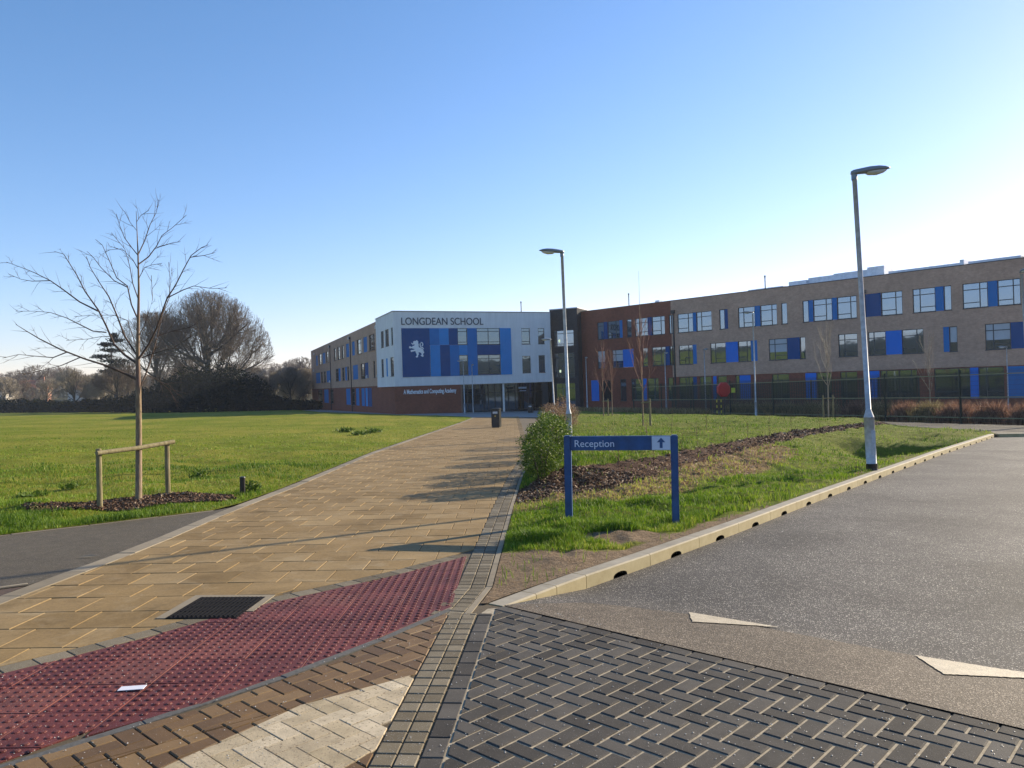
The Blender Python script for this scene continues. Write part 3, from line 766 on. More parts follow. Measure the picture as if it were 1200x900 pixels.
# right verge grass
N = 260000
d = 6.4/np.sqrt(RNG.uniform(0.013, 1.0, N)); ang = RNG.uniform(-0.06, 0.62, N); x = np.tan(ang)*d; y = d
ok = (x > vleft(y)+0.02) & (x < vright(y)-0.02) & (y > 6.2); x, y = x[ok], y[ok]
m_, d_, s_ = zones(x, y); cl = nz(x, y, 2.3, 5); nn = nz(x, y, 3.5, 9)
dens = 0.62+0.5*cl
dens = np.where(m_+0.25*nn > 0.5, 0.02, dens); dens = np.where(s_+0.35*nn > 0.40, 0.006, dens); dens = np.where(d_+0.3*nn > 0.5, dens*0.45, dens)
ok = RNG.uniform(0, 1, len(x)) < dens; x, y, cl, d_, = x[ok], y[ok], cl[ok], d_[ok]
h = (0.030+0.045*RNG.uniform(0, 1, len(x))+0.09*np.clip(nz(x, y, 3.0, 14), 0, 1))
tn = np.clip(0.46+0.2*nz(x, y, 0.9, 3)-0.3*np.clip(nz(x, y, 3.0, 14), 0, 1)+RNG.normal(0, 0.2, len(x))+0.5*np.clip(d_, 0, 1), 0, 1)
wd = 0.0065*np.clip(y/8, 1, 6)
scatter_blades('grass', np.stack([x, y], -1), h, wd, tn, M['blade'], lambda a, b: plane(a, b)+verge_h(a, b), label='rough green grass on the verge between path and road')

def scatter_chips(name, pts, size, zf, tone, mat, label, cat, flat=0.5):
    n = len(pts); x, y = pts[:,0], pts[:,1]
    c = np.stack([x, y, zf(x, y)+size*RNG.uniform(0.0, 0.45, n)], -1)
    u = RNG.normal(size=(n, 3)); u[:,2] *= flat; u /= np.linalg.norm(u, axis=1)[:,None]
    v = RNG.normal(size=(n, 3)); v[:,2] *= flat; v -= (v*u).sum(1)[:,None]*u; v /= np.linalg.norm(v, axis=1)[:,None]
    w3 = np.cross(u, v); L = (size*RNG.uniform(0.5, 1.2, n))[:,None]; Wd = (size*RNG.uniform(0.15, 0.4, n))[:,None]
    V = np.stack([c-u*L-v*Wd, c+u*L*0.9-v*Wd*0.7, c+u*L+v*Wd, c-u*L*0.8+v*Wd*1.1, c+w3*L*0.22], 1).reshape(-1, 3)
    i = np.arange(n)*5
    Fc = np.concatenate([np.stack([i, i+1, i+4], -1), np.stack([i+1, i+2, i+4], -1), np.stack([i+2, i+3, i+4], -1), np.stack([i+3, i, i+4], -1)])
    return tag(np_mesh(name, V, Fc, mat, None, np.repeat(tone, 5)), label, cat, kind='stuff')
N = 60000; t = RNG.uniform(0, 1, N)**0.8*32; y = 11.0+t; x = RNG.uniform(-0.5, 17, N)
m_, d_, s_ = zones(x, y); ok = (m_+0.25*nz(x, y, 3.5, 9) > 0.45) & (x > vleft(y)+0.03) & (x < vright(y)-0.05); x, y = x[ok], y[ok]
yb = RNG.uniform(11.3, 14.5, 9000); xb = RNG.uniform(0.0, 3.0, 9000); m_, d_, s_ = zones(xb, yb); ok = (m_+0.25*nz(xb, yb, 3.5, 9) > 0.42) & (xb > vleft(yb)+0.03); x = np.concatenate([x, xb[ok]]); y = np.concatenate([y, yb[ok]])
scatter_chips('bark_mulch', np.stack([x, y], -1), 0.035*np.clip(y/14, 1, 2), lambda a, b: plane(a, b)+verge_h(a, b), np.clip(RNG.normal(0.56, 0.27, len(x)), 0, 1), M['chip'], 'brown bark mulch in the strip curving across the verge', 'mulch')
n = 9000; a = RNG.uniform(0, 2*PI, n); r = np.sqrt(RNG.uniform(0, 1, n))*1.05; xl = -6.0+1.45*r*np.cos(a); yl = 12.3+0.75*r*np.sin(a)+(xl+6.0)*0.35
ok = (xl < field_edge(yl)-0.06) & (r < 0.92+0.28*nz(xl, yl, 2.3, 21)); xl, yl = xl[ok], yl[ok]
scatter_chips('bark_mulch', np.stack([xl, yl], -1), np.full(len(xl), 0.033), lambda a, b: terrain(a, b)+field_h(a, b)+0.02, np.clip(RNG.normal(0.5, 0.25, len(xl)), 0, 1), M['chip'], 'reddish bark mulch heaped round the staked young tree', 'mulch', 0.6)
n = 1500; xl = RNG.uniform(-9, -4.45, n); yl = RNG.uniform(2, 6.85, n); ok = (yl < 6.55+(xl+4.82)*0.92); xl, yl = xl[ok], yl[ok]
scatter_chips('bark_mulch', np.stack([xl, yl], -1), np.full(len(xl), 0.035), plane, np.clip(RNG.normal(0.4, 0.25, len(xl)), 0, 1), M['chip'], 'dark bark mulch in the corner between tarmac footpath and slabs', 'mulch', 0.6)
# straw-like dry litter on the bank
n = 16000; x = RNG.uniform(0.2, 8, n); y = RNG.uniform(9.5, 24, n); m_, d_, s_ = zones(x, y); ok = (d_+0.3*nz(x, y, 3.1, 2) > 0.5) & (x < vright(y)-0.05) & (x > vleft(y)); x, y = x[ok], y[ok]
scatter_chips('dead_leaves', np.stack([x, y], -1), np.full(len(x), 0.035), lambda a, b: plane(a, b)+verge_h(a, b)+0.005, np.clip(RNG.normal(0.6, 0.25, len(x)), 0, 1), M['beech'], 'dry straw coloured leaf litter on the bank below the mulch', 'leaf litter', 0.7)
# salt grit on the foreground paving and road
def grit(n, px0, px1, py0, py1, keep, size, name, label, zf):
    px = RNG.uniform(px0, px1, n); py = RNG.uniform(py0, py1, n)
    g = np.array([gp(a, b) for a, b in zip(px, py)]); k = np.array([keep(q[0], q[1]) for q in g]); g = g[k]
    n = len(g); c = np.stack([g[:,0], g[:,1], zf(g[:,0], g[:,1])+0.002], -1); s = size*RNG.uniform(0.35, 1.15, n)**1.5
    o = np.array([[1,0,0],[0,1,0],[-1,0,0],[0,-1,0],[0,0,1]], float)
    rot = RNG.uniform(0, PI, n); ca, sa = np.cos(rot), np.sin(rot)
    V = np.zeros((n, 5, 3))
    for j in range(5):
        V[:,j,0] = c[:,0]+(o[j,0]*ca-o[j,1]*sa)*s; V[:,j,1] = c[:,1]+(o[j,0]*sa+o[j,1]*ca)*s*RNG.uniform(0.6, 1, n); V[:,j,2] = c[:,2]+o[j,2]*s*0.9
    i = np.arange(n)*5; Fc = np.concatenate([np.stack([i+a, i+(a+1)%4, i+4], -1) for a in range(4)])
    return tag(np_mesh(name, V.reshape(-1, 3), Fc, M['grit'], None, np.repeat(RNG.uniform(0, 1, n), 5)), label, 'grit', kind='stuff')
onpave = lambda x, y: (x < float(sline(min(y, 5.7)))+0.6 or (x-E0[0])*e2[0]+(y-E0[1])*e2[1] < -0.02) and y < float(np.interp(x, [-3,-0.5,6], [4.7,8.0,8.0])) and (y < 5.9 or x < -0.45)
grit(3400, -100, 1300, 640, 990, onpave, 0.0042, 'salt_grit', 'white salt grains sprinkled over the red tactile slabs and block paving', plane)
def onroad(x, y):
    v = (x-E0[0])*e2[0]+(y-E0[1])*e2[1]; kx = np.interp(y, K[:,1], K[:,0]); return v > 0.05 and (x > kx+0.03 or y < 5.9) and nz(x, y, 0.9, 4) > 0.05
grit(6500, 600, 1250, 560, 830, onroad, 0.0048, 'grit', 'pale grit scattered over the road surface beside the kerb', lambda a, b: plane(a, b)+road_dz(a, b)+0.004)

# ------------------------------------------------------------------ school building
GZ = -3.1                                        # walls go down below the ground
school = empty('school_building', (0, 92, -1.8), 0, 'long three storey school with white and blue front block between brown brick wings', 'building')
def sch(o): o.parent = school; o.matrix_parent_inverse = Matrix.Translation((0, -92, 1.8)); return o
class Wall:
    def __init__(s, a, b, n=None):
        s.a = np.array(a, float); b = np.array(b, float); s.L = float(np.linalg.norm(b-s.a)); s.u = (b-s.a)/s.L
        s.n = np.array([s.u[1], -s.u[0]])             # outward (towards the camera side)
        if np.dot(s.n, -s.a) < 0: s.n = -s.n
    def p(s, t, z, d=0.0): q = s.a+s.u*t+s.n*d; return (q[0], q[1], z)
    def s_of(s, px, z):
        # solve projection px for point at height z
        lo, hi = -30.0, s.L+40
        c_, s_ = math.cos(ROLL), math.sin(ROLL)
        k = (px-600)/F
        # (X c - (z-EYE) s_)/Y = k ;  X=a0+u0 t ; Y=a1+u1 t
        num = k*s.a[1]-s.a[0]*c_+(z-EYE)*s_; den = s.u[0]*c_-k*s.u[1]
        return num/den
    def z_of(s, px, py):
        d = ray(px, py); k = d[0]; t = (k*s.a[1]-s.a[0])/(s.u[0]-k*s.u[1]); D = s.a[1]+s.u[1]*t
        return EYE+d[2]*D
def wall_mesh(name, W, t0, t1, z0, z1, holes, mat, depth=0.14, d=0.0):
    """wall sheet with real openings and reveals"""
    holes = [(max(h[0], t0), h[1], min(h[2], t1), h[3]) for h in holes if h[2] > t0+0.05 and h[0] < t1-0.05 and h[3] > z0 and h[1] < z1]
    holes = [(a, max(b, z0), c, min(e, z1)) for a, b, c, e in holes]
    S = sorted(set([t0, t1]+[round(h[0], 4) for h in holes]+[round(h[2], 4) for h in holes]))
    Zs = sorted(set([z0, z1]+[round(h[1], 4) for h in holes]+[round(h[3], 4) for h in holes]))
    mb = MB(); mb.uv = []
    def quad(c, uv):
        mb.add(c, [(0,1,2,3)]); mb.uv += uv
    for i in range(len(S)-1):
        for j in range(len(Zs)-1):
            cs, cz = (S[i]+S[i+1])/2, (Zs[j]+Zs[j+1])/2
            if any(h[0]-1e-4 <= cs <= h[2]+1e-4 and h[1]-1e-4 <= cz <= h[3]+1e-4 for h in holes): continue
            quad([W.p(S[i],Zs[j],d),W.p(S[i+1],Zs[j],d),W.p(S[i+1],Zs[j+1],d),W.p(S[i],Zs[j+1],d)], [(S[i],Zs[j]),(S[i+1],Zs[j]),(S[i+1],Zs[j+1]),(S[i],Zs[j+1])])
    for h in holes:
        for (a, b) in (((h[0],h[1]),(h[0],h[3])), ((h[2],h[3]),(h[2],h[1])), ((h[0],h[3]),(h[2],h[3])), ((h[2],h[1]),(h[0],h[1]))):
            quad([W.p(a[0],a[1],d),W.p(b[0],b[1],d),W.p(b[0],b[1],d-depth),W.p(a[0],a[1],d-depth)], [a, b, (b[0],b[1]+depth), (a[0],a[1]+depth)])
    return sch(mb.build(name, mat))
def wbox(mb, W, t0, z0, t1, z1, d0, d1, mi=0):
    v = [W.p(t0,z0,d0),W.p(t1,z0,d0),W.p(t1,z0,d1),W.p(t0,z0,d1),W.p(t0,z1,d0),W.p(t1,z1,d0),W.p(t1,z1,d1),W.p(t0,z1,d1)]
    mb.add(v, [(0,3,2,1),(4,5,6,7),(0,1,5,4),(1,2,6,5),(2,3,7,6),(3,0,4,7)], mi=mi)
def window(W, t0, z0, t1, z1, style, glassm='glass', d=-0.14, blind=None):
    fr = MB(); e = 0.055; f0, f1 = d+0.002, d+0.075; g = 0.003
    t0 += g; t1 -= g; z0 += g; z1 -= g
    wbox(fr, W, t0, z0, t0+e, z1, f0, f1); wbox(fr, W, t1-e, z0, t1, z1, f0, f1)
    wbox(fr, W, t0+e, z1-e, t1-e, z1, f0, f1); wbox(fr, W, t0+e, z0, t1-e, z0+e, f0, f1)
    wbox(fr, W, t0-0.04, z0-0.05, t1+0.04, z0-0.004, d+0.02, 0.05)
    m = 0.035; w_ = t1-t0; h_ = z1-z0
    def vbar(f, a=0, b=1): wbox(fr, W, t0+w_*f-m, z0+e+(h_-2*e)*a, t0+w_*f+m, z0+e+(h_-2*e)*b, f0+0.004, f1-0.006)
    def hbar(f, a=0, b=1): wbox(fr, W, t0+e+(w_-2*e)*a, z0+h_*f-m, t0+e+(w_-2*e)*b, z0+h_*f+m, f0+0.002, f1-0.004)
    if style == 'L': vbar(0.32); hbar(0.74); hbar(0.22, 0.32, 1)
    elif style == 'R': vbar(0.68); hbar(0.74); hbar(0.22, 0, 0.68)
    elif style == 'D': vbar(0.5); hbar(0.80); hbar(0.16)
    elif style == 'T': hbar(0.80); hbar(0.16)
    elif style == 'H': hbar(0.78)
    o = sch(fr.build('window', M['frame'], fixn=True))
    pn = MB(); wbox(pn, W, t0+0.01, z0+0.01, t1-0.01, z1-0.01, d-0.03, d+0.03)
    q = pn.build('pane', M[glassm], fixn=True); q.parent = o; q.matrix_parent_inverse = Matrix.Identity(4)
    # children of a part: same space as the part's mesh
    if blind:
        bl = MB(); wbox(bl, W, t0+e, z1-e-h_*blind, t1-e, z1-e, d+0.032, d+0.036); b = bl.build('blind', M['blind'], fixn=True); b.parent = o
    return o
def panel(W, t0, z0, t1, z1, mat, d0=-0.10, d1=-0.02, name='blue_panel'):
    mb = MB(); g = 0.006; wbox(mb, W, t0+g, z0+g, t1-g, z1-g, d0, d1)
    n = max(1, int(round((t1-t0)/1.0)))
    for i in range(1, n):
        s_ = t0+(t1-t0)*i/n; wbox(mb, W, s_-0.012, z0+0.02, s_+0.012, z1-0.02, d1-0.01, d1+0.006)
    return sch(mb.build(name, M[mat], fixn=True))

ROOF = 10.6
A_ = np.array([-13.8, 90.5]); uf = np.array([math.cos(math.radians(23)), math.sin(math.radians(23))]); vf = np.array([-0.358, 0.934])
WF = Wall(A_, A_+uf*20.6); WL = Wall(A_+vf*86, A_); 
WR = Wall((8.8, 99.5), (8.8+52.2*0.6778, 99.5-52.2*0.7353))
# keep WL parameter running from the far end to the corner A
LW = WL.L
wh = WL.L-10.5                                     # where white render begins
# --- white block front
HF = []; items = []
def fpx(px, z): return WF.s_of(px, z)
zt, zb = 8.62, 2.80
def rng(W, p0, p1, z): return W.s_of(p0, z), W.s_of(p1, z)
def zoom3(x): return 440+x/6.667
bp = [(207,425,0,392,'blue_dark'),(425,500,0,137,'blue_mid'),(500,575,0,137,'blue_light'),(575,645,0,137,'blue_dark'),
      (427,505,137,392,'blue_light'),(505,580,137,392,'blue_dark'),(580,652,137,392,'blue_mid'),(652,720,137,222,'blue_light'),
      (720,795,0,392,'blue_mid'),(795,975,137,222,'blue_dark'),(975,1062,0,392,'blue_light')]
def fz(v): return zt-(zt-zb)*v/392.0
b0 = WF.s_of(zoom3(207)+0.0, 5.7); b1 = WF.s_of(zoom3(1062), 5.7)
def bs(x): return b0+(WF.s_of(zoom3(x), 5.7)-b0)
BW = [(645,720,0,137,'T'),(652,720,222,385,'T'),(795,975,0,137,'D'),(795,975,222,385,'D')]
holesF = [(bs(a), fz(d_), bs(b), fz(c)) for a, b, c, d_, s_ in BW]
extra = []
for a, b, z0, z1, st in ((611.2,621.0,6.6,8.62,'T'),(630.6,638.0,6.6,8.62,'H'),(612.2,622.0,2.95,5.1,'T'),(631.4,638.8,2.95,5.15,'H')):
    extra.append((WF.s_of(a, (z0+z1)/2), z0, WF.s_of(b, (z0+z1)/2), z1, st))
WB = 1.75
wall_mesh('white_wall', WF, 0, WF.L, WB, ROOF, holesF+[(a,b,c,d_) for a,b,c,d_,s_ in extra], M['render'])
for a, b, c, d_, col_ in bp:
    panel(WF, bs(a), fz(d_), bs(b), fz(c), col_, 0.003, 0.05)
panel(WF, bs(580), fz(392), bs(652)-0.0, fz(392)+0.001, 'blue_mid', 0.003, 0.05) if False else None
panel(WF, bs(652), fz(392), bs(720), fz(385), 'blue_mid', 0.003, 0.05); panel(WF, bs(795), fz(392), bs(975), fz(385), 'blue_dark', 0.003, 0.05)
for (a, b, c, d_, s_) in BW: window(WF, bs(a), fz(d_), bs(b), fz(c), s_, d=-0.10)
for (a, z0, b, z1, s_) in extra: window(WF, a, z0, b, z1, s_)
# white side return on the wing line, with slit windows
sl = [(398,410,220,297,1),(417,432,210,290,1),(443,450,205,283,1),(400,410,338,415,1),(421,428,333,413,0),(440,454,330,412,1)]
hs = []
for a, b, c, d_, k in sl:
    p0, p1 = 340+a/3.75, 340+b/3.75; zz = (8.75, 6.7) if c < 300 else (5.25, 3.0)
    hs.append((WL.s_of(p0, zz[0]), zz[1], WL.s_of(p1, zz[0]), zz[0], k))
wall_mesh('white_wall', WL, wh, LW, WB, ROOF, [h[:4] for h in hs], M['render'])
for h in hs:
    if h[4]: window(WL, h[0], h[1], h[2], h[3], 'H')
    else: panel(WL, h[0], h[1], h[2], h[3], 'blue_light')
# underside of overhang, red brick base and recessed entrance
rb1 = WF.s_of(540.5, 0.5)
wall_mesh('red_brick_wall', WF, -0.0, rb1, GZ, WB-0.01, [], M['red_brick'], d=-0.12)
mb = MB(); mb.uv = None
wbox(mb, WF, 0.0, WB-0.02, WF.L, WB-0.004, -9, -0.01); sch(mb.build('soffit', M['plant'], fixn=True))
mb = MB(); wbox(mb, WF, 0.9, ROOF-0.35, WF.L, ROOF-0.12, -14, -0.2)
sch(mb.build('roof', M['roof'], fixn=True))
mb = MB(); wbox(mb, WF, -0.02, ROOF+0.001, WF.L+0.02, ROOF+0.08, -0.25, 0.07); wbox(mb, WL, wh-0.05, ROOF+0.003, LW-0.06, ROOF+0.078, -0.25, 0.07); sch(mb.build('coping', M['lampgrey'], fixn=True))
# entrance glazing 4 m back
DE = -4.2
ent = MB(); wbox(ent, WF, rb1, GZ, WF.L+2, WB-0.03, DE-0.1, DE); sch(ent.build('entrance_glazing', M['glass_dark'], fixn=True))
em = MB()
for k in range(13):
    t = rb1+0.4+k*0.95; wbox(em, WF, t-0.04, GZ, t+0.04, WB-0.04, DE+0.001, DE+0.10)
for z in (-1.75, 0.55): wbox(em, WF, rb1, z-0.04, WF.L+1, z+0.04, DE+0.003, DE+0.09)
sch(em.build('entrance_frame', M['frame'], fixn=True))
sw_ = MB(); wbox(sw_, WF, rb1-0.02, GZ, rb1+0.2, WB-0.03, DE, -0.13); sch(sw_.build('side_wall', M['red_brick'], fixn=True))
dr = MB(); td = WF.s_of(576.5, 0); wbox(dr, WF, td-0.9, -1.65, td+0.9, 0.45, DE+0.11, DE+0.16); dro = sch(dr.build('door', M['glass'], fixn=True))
dh = MB(); wbox(dh, WF, td-0.08, -0.9, td-0.04, -0.3, DE+0.17, DE+0.21); wbox(dh, WF, td+0.04, -0.9, td+0.08, -0.3, DE+0.17, DE+0.21); q = dh.build('handle', M['galv'], fixn=True); q.parent = dro
for px in (592.0,):
    t = WF.s_of(px, 0); q = WF.p(t, 0, -0.5); mb = MB(); mb.tube([(q[0], q[1], GZ), (q[0], q[1], WB-0.02)], 0.13, 16); sch(mb.build('column', M['whitepaint'], smoothf=False))
t = WF.s_of(644.0, 0); q = WF.p(t, 0, -0.3); mb = MB(); wbox(mb, WF, t-0.9, GZ, t-0.1, WB-0.02, -0.5, -0.15); sch(mb.build('column', M['dark_brick']))
mb = MB(); t = WF.s_of(620, 1); wbox(mb, WF, t-0.55, 0.95, t+0.55, 1.2, -2.1, -2.05); wbox(mb, WF, t-0.4, 0.65, t+0.5, 0.75, -2.1, -2.06); sch(mb.build('hanging_sign', M['signlight'], fixn=True))

# --- left brick wing
def z4(x): return 360+x/7.825
up = [(75,92,'b'),(102,130,'w'),(135,162,'b'),(168,192,'w'),(240,260,'w'),(272,297,'w'),(310,330,'w'),(350,378,'b'),(405,430,'b'),(450,492,'w'),(508,542,'b'),(560,612,'w'),(628,646,'w')]
mi = [(75,115,'b'),(122,138,'w'),(148,165,'w'),(172,208,'b'),(255,280,'w'),(280,300,'b'),(315,335,'w'),(340,360,'b'),(362,378,'w'),(412,460,'b'),(485,520,'w'),(520,555,'n'),(600,616,'w'),(616,648,'b')]
gr = [(95,135,'w'),(150,190,'b'),(205,235,'w'),(350,390,'b'),(405,430,'w'),(440,470,'b'),(490,520,'b'),(525,548,'l'),(550,585,'n'),(625,662,'l')]
hl = []
for row, z0, z1 in ((up,6.75,8.9),(mi,3.05,5.25),(gr,-0.9,1.7)):
    for a, b, k in row: hl.append((WL.s_of(z4(a), (z0+z1)/2), z0, WL.s_of(z4(b), (z0+z1)/2), z1, k))
hl = [h for h in hl if h[2] < wh-0.05 and h[0] > 0.5]
wall_mesh('brown_brick_wall', WL, 0, wh, 1.9, ROOF-0.25, [h[:4] for h in hl], M['brown_brick'], d=-0.10)
wall_mesh('red_brick_wall', WL, 0, LW-0.13, GZ, 1.9, [h[:4] for h in hl if h[1] < 0], M['red_brick'], d=-0.12)
for h in hl:
    if h[4] == 'w': window(WL, h[0], h[1], h[2], h[3], 'R' if h[2]-h[0] > 2 else 'H', d=-0.26)
    else: panel(WL, h[0], h[1], h[2], h[3], {'b':'blue_mid','n':'blue_dark','l':'blue_light'}[h[4]], -0.24, -0.16)
mb = MB(); wbox(mb, WL, 0, ROOF-0.45, wh-0.02, ROOF-0.3, -14, -0.14); sch(mb.build('roof', M['roof'], fixn=True))
mb = MB(); wbox(mb, WL, -0.05, GZ, 0.0, ROOF-0.26, -14, -0.1); sch(mb.build('end_wall', M['red_brick'], fixn=True))
mb = MB(); wbox(mb, WL, 0, GZ, LW-14, ROOF-0.3, -13.9, -13.6); sch(mb.build('back_wall', M['brown_brick'], fixn=True))
for zx in (212, 398):
    t = WL.s_of(z4(zx), 5); mb = MB(); wbox(mb, WL, t-0.07, GZ, t+0.07, 9.4, -0.09, 0.03); wbox(mb, WL, t-0.2, 9.4, t+0.2, 9.8, -0.09, 0.16); sch(mb.build('drainpipe', M['darkmetal'], fixn=True))
for zx, zz in ((62,9.3),(198,9.55),(378,9.6),(628,9.55),(58,5.8),(545,3.2),(648,3.2),(205,3.1)):  # low pair nearest the white block: glints built as white boxes
    t = WL.s_of(z4(zx), zz); mb = MB(); wbox(mb, WL, t-0.13, zz-0.16, t+0.13, zz+0.16, -0.09, 0.12); wbox(mb, WL, t-0.05, zz+0.16, t+0.05, zz+0.3, -0.09, 0.06); sch(mb.build('wall_lamp_and_glint', M['whitepaint'], fixn=True))

# --- dark glazed stair tower
TW = Wall((5.15, 99.6), (8.55, 97.8)); TZ = 11.0
tw_h = [(0.55, 1.9, 1.75, 8.3), (2.05, 1.9, 3.2, 8.3)]
th = [(0.5, 6.2, 3.3, 8.3), (0.5, 2.2, 3.3, 5.4), (0.5, -1.9, 3.3, 1.5)]
wall_mesh('dark_wall', TW, 0, TW.L, GZ, TZ, th, M['dark_brick'])
for h in th: window(TW, *h, 'D', d=-0.14)
TS = Wall((8.55, 97.8), (10.6, 101.6)); 
mb = MB(); mb.uv = []
c = [(8.55,97.8,GZ),(10.2,101.2,GZ),(10.2,101.2,TZ),(8.55,97.8,TZ)]; mb.add(c, [(0,1,2,3)]); mb.uv += [(0,GZ),(4,GZ),(4,TZ),(0,TZ)]
c = [(5.15,99.6,GZ),(5.9,106,GZ),(5.9,106,TZ),(5.15,99.6,TZ)]; mb.add(c, [(3,2,1,0)]); mb.uv += [(0,TZ),(4,TZ),(4,GZ),(0,GZ)]
sch(mb.build('dark_wall', M['dark_brick']))
mb = MB(); mb.add([(5.1,99.55,TZ),(8.6,97.7,TZ),(10.9,103,TZ),(6,106,TZ),(5.1,99.55,TZ+.12),(8.6,97.7,TZ+.12),(10.9,103,TZ+.12),(6,106,TZ+.12)], [(0,3,2,1),(4,5,6,7),(0,1,5,4),(1,2,6,5),(2,3,7,6),(3,0,4,7)]); sch(mb.build('roof', M['roof'], fixn=True))
for zz in (6.95, 3.05):
    mb = MB(); wbox(mb, TW, 1.15, zz-0.16, 1.35, zz+0.16, -0.08, -0.05)
    m = bpy.data.materials.get('lit_lamp')
    if m is None:
        t = NT('lit_lamp'); t.color((0.9,0.95,0.7)); t.b.inputs['Emission Color'].default_value = (0.85,1.0,0.55,1); t.b.inputs['Emission Strength'].default_value = 0.45; m = t.m
    sch(mb.build('interior_lamp', m, fixn=True))

# --- right wing
def q2(x): return 620+x/4.0
def q3(x): return 900+x/4.0
UZ = (6.85, 9.0); MZ = (3.2, 5.4); GRZ = (-0.9, 1.75)
upR = [(700,707.5,'wH'),(707.5,712,'n'),(712,726,'wR'),(726,729.5,'b'),(734.5,740,'w'),(744,759,'wL'),(759,764,'n'),(764,779,'wR'),(784,790,'w'),
       (794,812,'wR'),(812,816,'b'),(816,834,'wL'),(843,849,'w'),(849,853,'n'),(865,884.5,'wL'),(884.5,891,'b'),(891,910.5,'wR'),(915.5,922.5,'w'),
       (940.5,947.5,'w'),(947.5,953,'b'),(953,975,'wR'),(975,981,'b'),(981,1004,'wR'),(1014,1032.5,'n'),(1032.5,1057.5,'wR'),(1069.5,1096,'wL'),(1096,1106,'b'),(1106,1115,'w'),
       (1128,1157.5,'wR'),(1157.5,1169,'b'),(1169,1196,'wR'),(1215,1250,'wL'),(1250,1262,'b')]
miR = [(700.5,709,'w'),(717.5,730,'wL'),(730,742.5,'B'),(753,759,'w'),(764,780,'wR'),(780,785,'n'),(785,790,'w'),(795.5,812,'wR'),(812,816.5,'b'),(832.5,850.5,'wL'),(850.5,865,'B'),(865,880,'wR'),(880,887.5,'b'),
       (901,922.5,'wL'),(922.5,937.5,'n'),(937.5,944,'w'),(982.5,1005,'wL'),(1017.5,1038,'wL'),(1038,1057,'B'),(1057,1082.5,'wR'),(1105.5,1112.5,'b'),(1112.5,1122,'w'),(1154.5,1184.5,'wL'),(1184.5,1204,'n'),(1222,1255,'wR')]
grR = [(693,702,'B'),(705,716,'w'),(727,734,'w'),(740,754,'wL'),(754,758,'B'),(759,772,'wR'),(783,790,'w'),(796,812.5,'wR'),(812.5,817,'n'),(820,834,'wL'),(836,840,'B'),(841,852,'w'),(862,867,'w'),(867,880,'B'),
       (905,925,'wL'),(944,957,'B'),(957,975,'wR'),(985,1005,'wL'),(1019,1031,'B'),(1032,1054,'wL'),(1054,1075,'wR'),(1095,1137,'wR'),(1137,1147,'B'),(1147,1177,'wL'),(1180,1206,'b'),(1206,1240,'wL')]
t_mat = WR.s_of(787.5, 5)                          # red brick changes to brown here
t_end = WR.L
allr = []
for row, (z0, z1) in ((upR, UZ), (miR, MZ), (grR, GRZ)):
    zz = (z0+z1)/2
    for a, b, k in row: allr.append((WR.s_of(a, zz), z0, WR.s_of(b, zz), z1, k))
H = [h[:4] for h in allr]
wall_mesh('red_brick_wall', WR, 0, t_mat, GZ, ROOF, H, M['red_brick'])
wall_mesh('brown_brick_wall', WR, t_mat, t_end, 1.82, ROOF, [(a, max(b, 1.83), c, d_) if b > 0 else (0,0,0,0) for a, b, c, d_ in H], M['brown_brick'])
wall_mesh('red_brick_wall', WR, t_mat, t_end, GZ, 1.81, [h for h in H if h[1] < 0], M['red_brick'])
rb = random.Random(3)
for h in allr:
    k = h[4]
    if k[0] == 'w':
        st = {'w':'', 'wH':'H', 'wL':'L', 'wR':'R'}[k]
        window(WR, h[0], h[1], h[2], h[3], st, blind=(rb.choice([0.25, 0.4, 0.6]) if (h[1] > 3 and h[1] < 6 and rb.random() < 0.3) else None))
    else: panel(WR, h[0], h[1], h[2], h[3], {'b':'blue_mid','n':'blue_dark','B':'blue_bright'}[k])
mb = MB(); wbox(mb, WR, 0, ROOF-0.3, t_end, ROOF-0.12, -16, -0.2); sch(mb.build('roof', M['roof'], fixn=True))
mb = MB(); wbox(mb, WR, 0, ROOF+0.0005, t_end+0.05, ROOF+0.07, -0.3, 0.05); sch(mb.build('coping', M['frame'], fixn=True))
mb = MB(); wbox(mb, WR, t_end, GZ, t_end+0.3, ROOF, -16, 0); sch(mb.build('end_wall', M['brown_brick'], fixn=True))
mb = MB(); wbox(mb, WR, 0, GZ, t_end, ROOF-0.2, -16, -15.7); sch(mb.build('back_wall', M['brown_brick'], fixn=True))
t = WR.s_of(790.5, 5); mb = MB(); wbox(mb, WR, t-0.07, GZ, t+0.07, 9.1, 0.002, 0.13); wbox(mb, WR, t-0.22, 9.1, t+0.22, 9.5, 0.002, 0.26); sch(mb.build('drainpipe', M['darkmetal'], fixn=True))
for px in (1014.5,):
    t = WR.s_of(px, 5); mb = MB(); wbox(mb, WR, t-0.05, 6.2, t+0.05, 9.1, 0.002, 0.10); wbox(mb, WR, t-0.16, 9.1, t+0.16, 9.4, 0.002, 0.18); sch(mb.build('drainpipe', M['frame'], fixn=True))
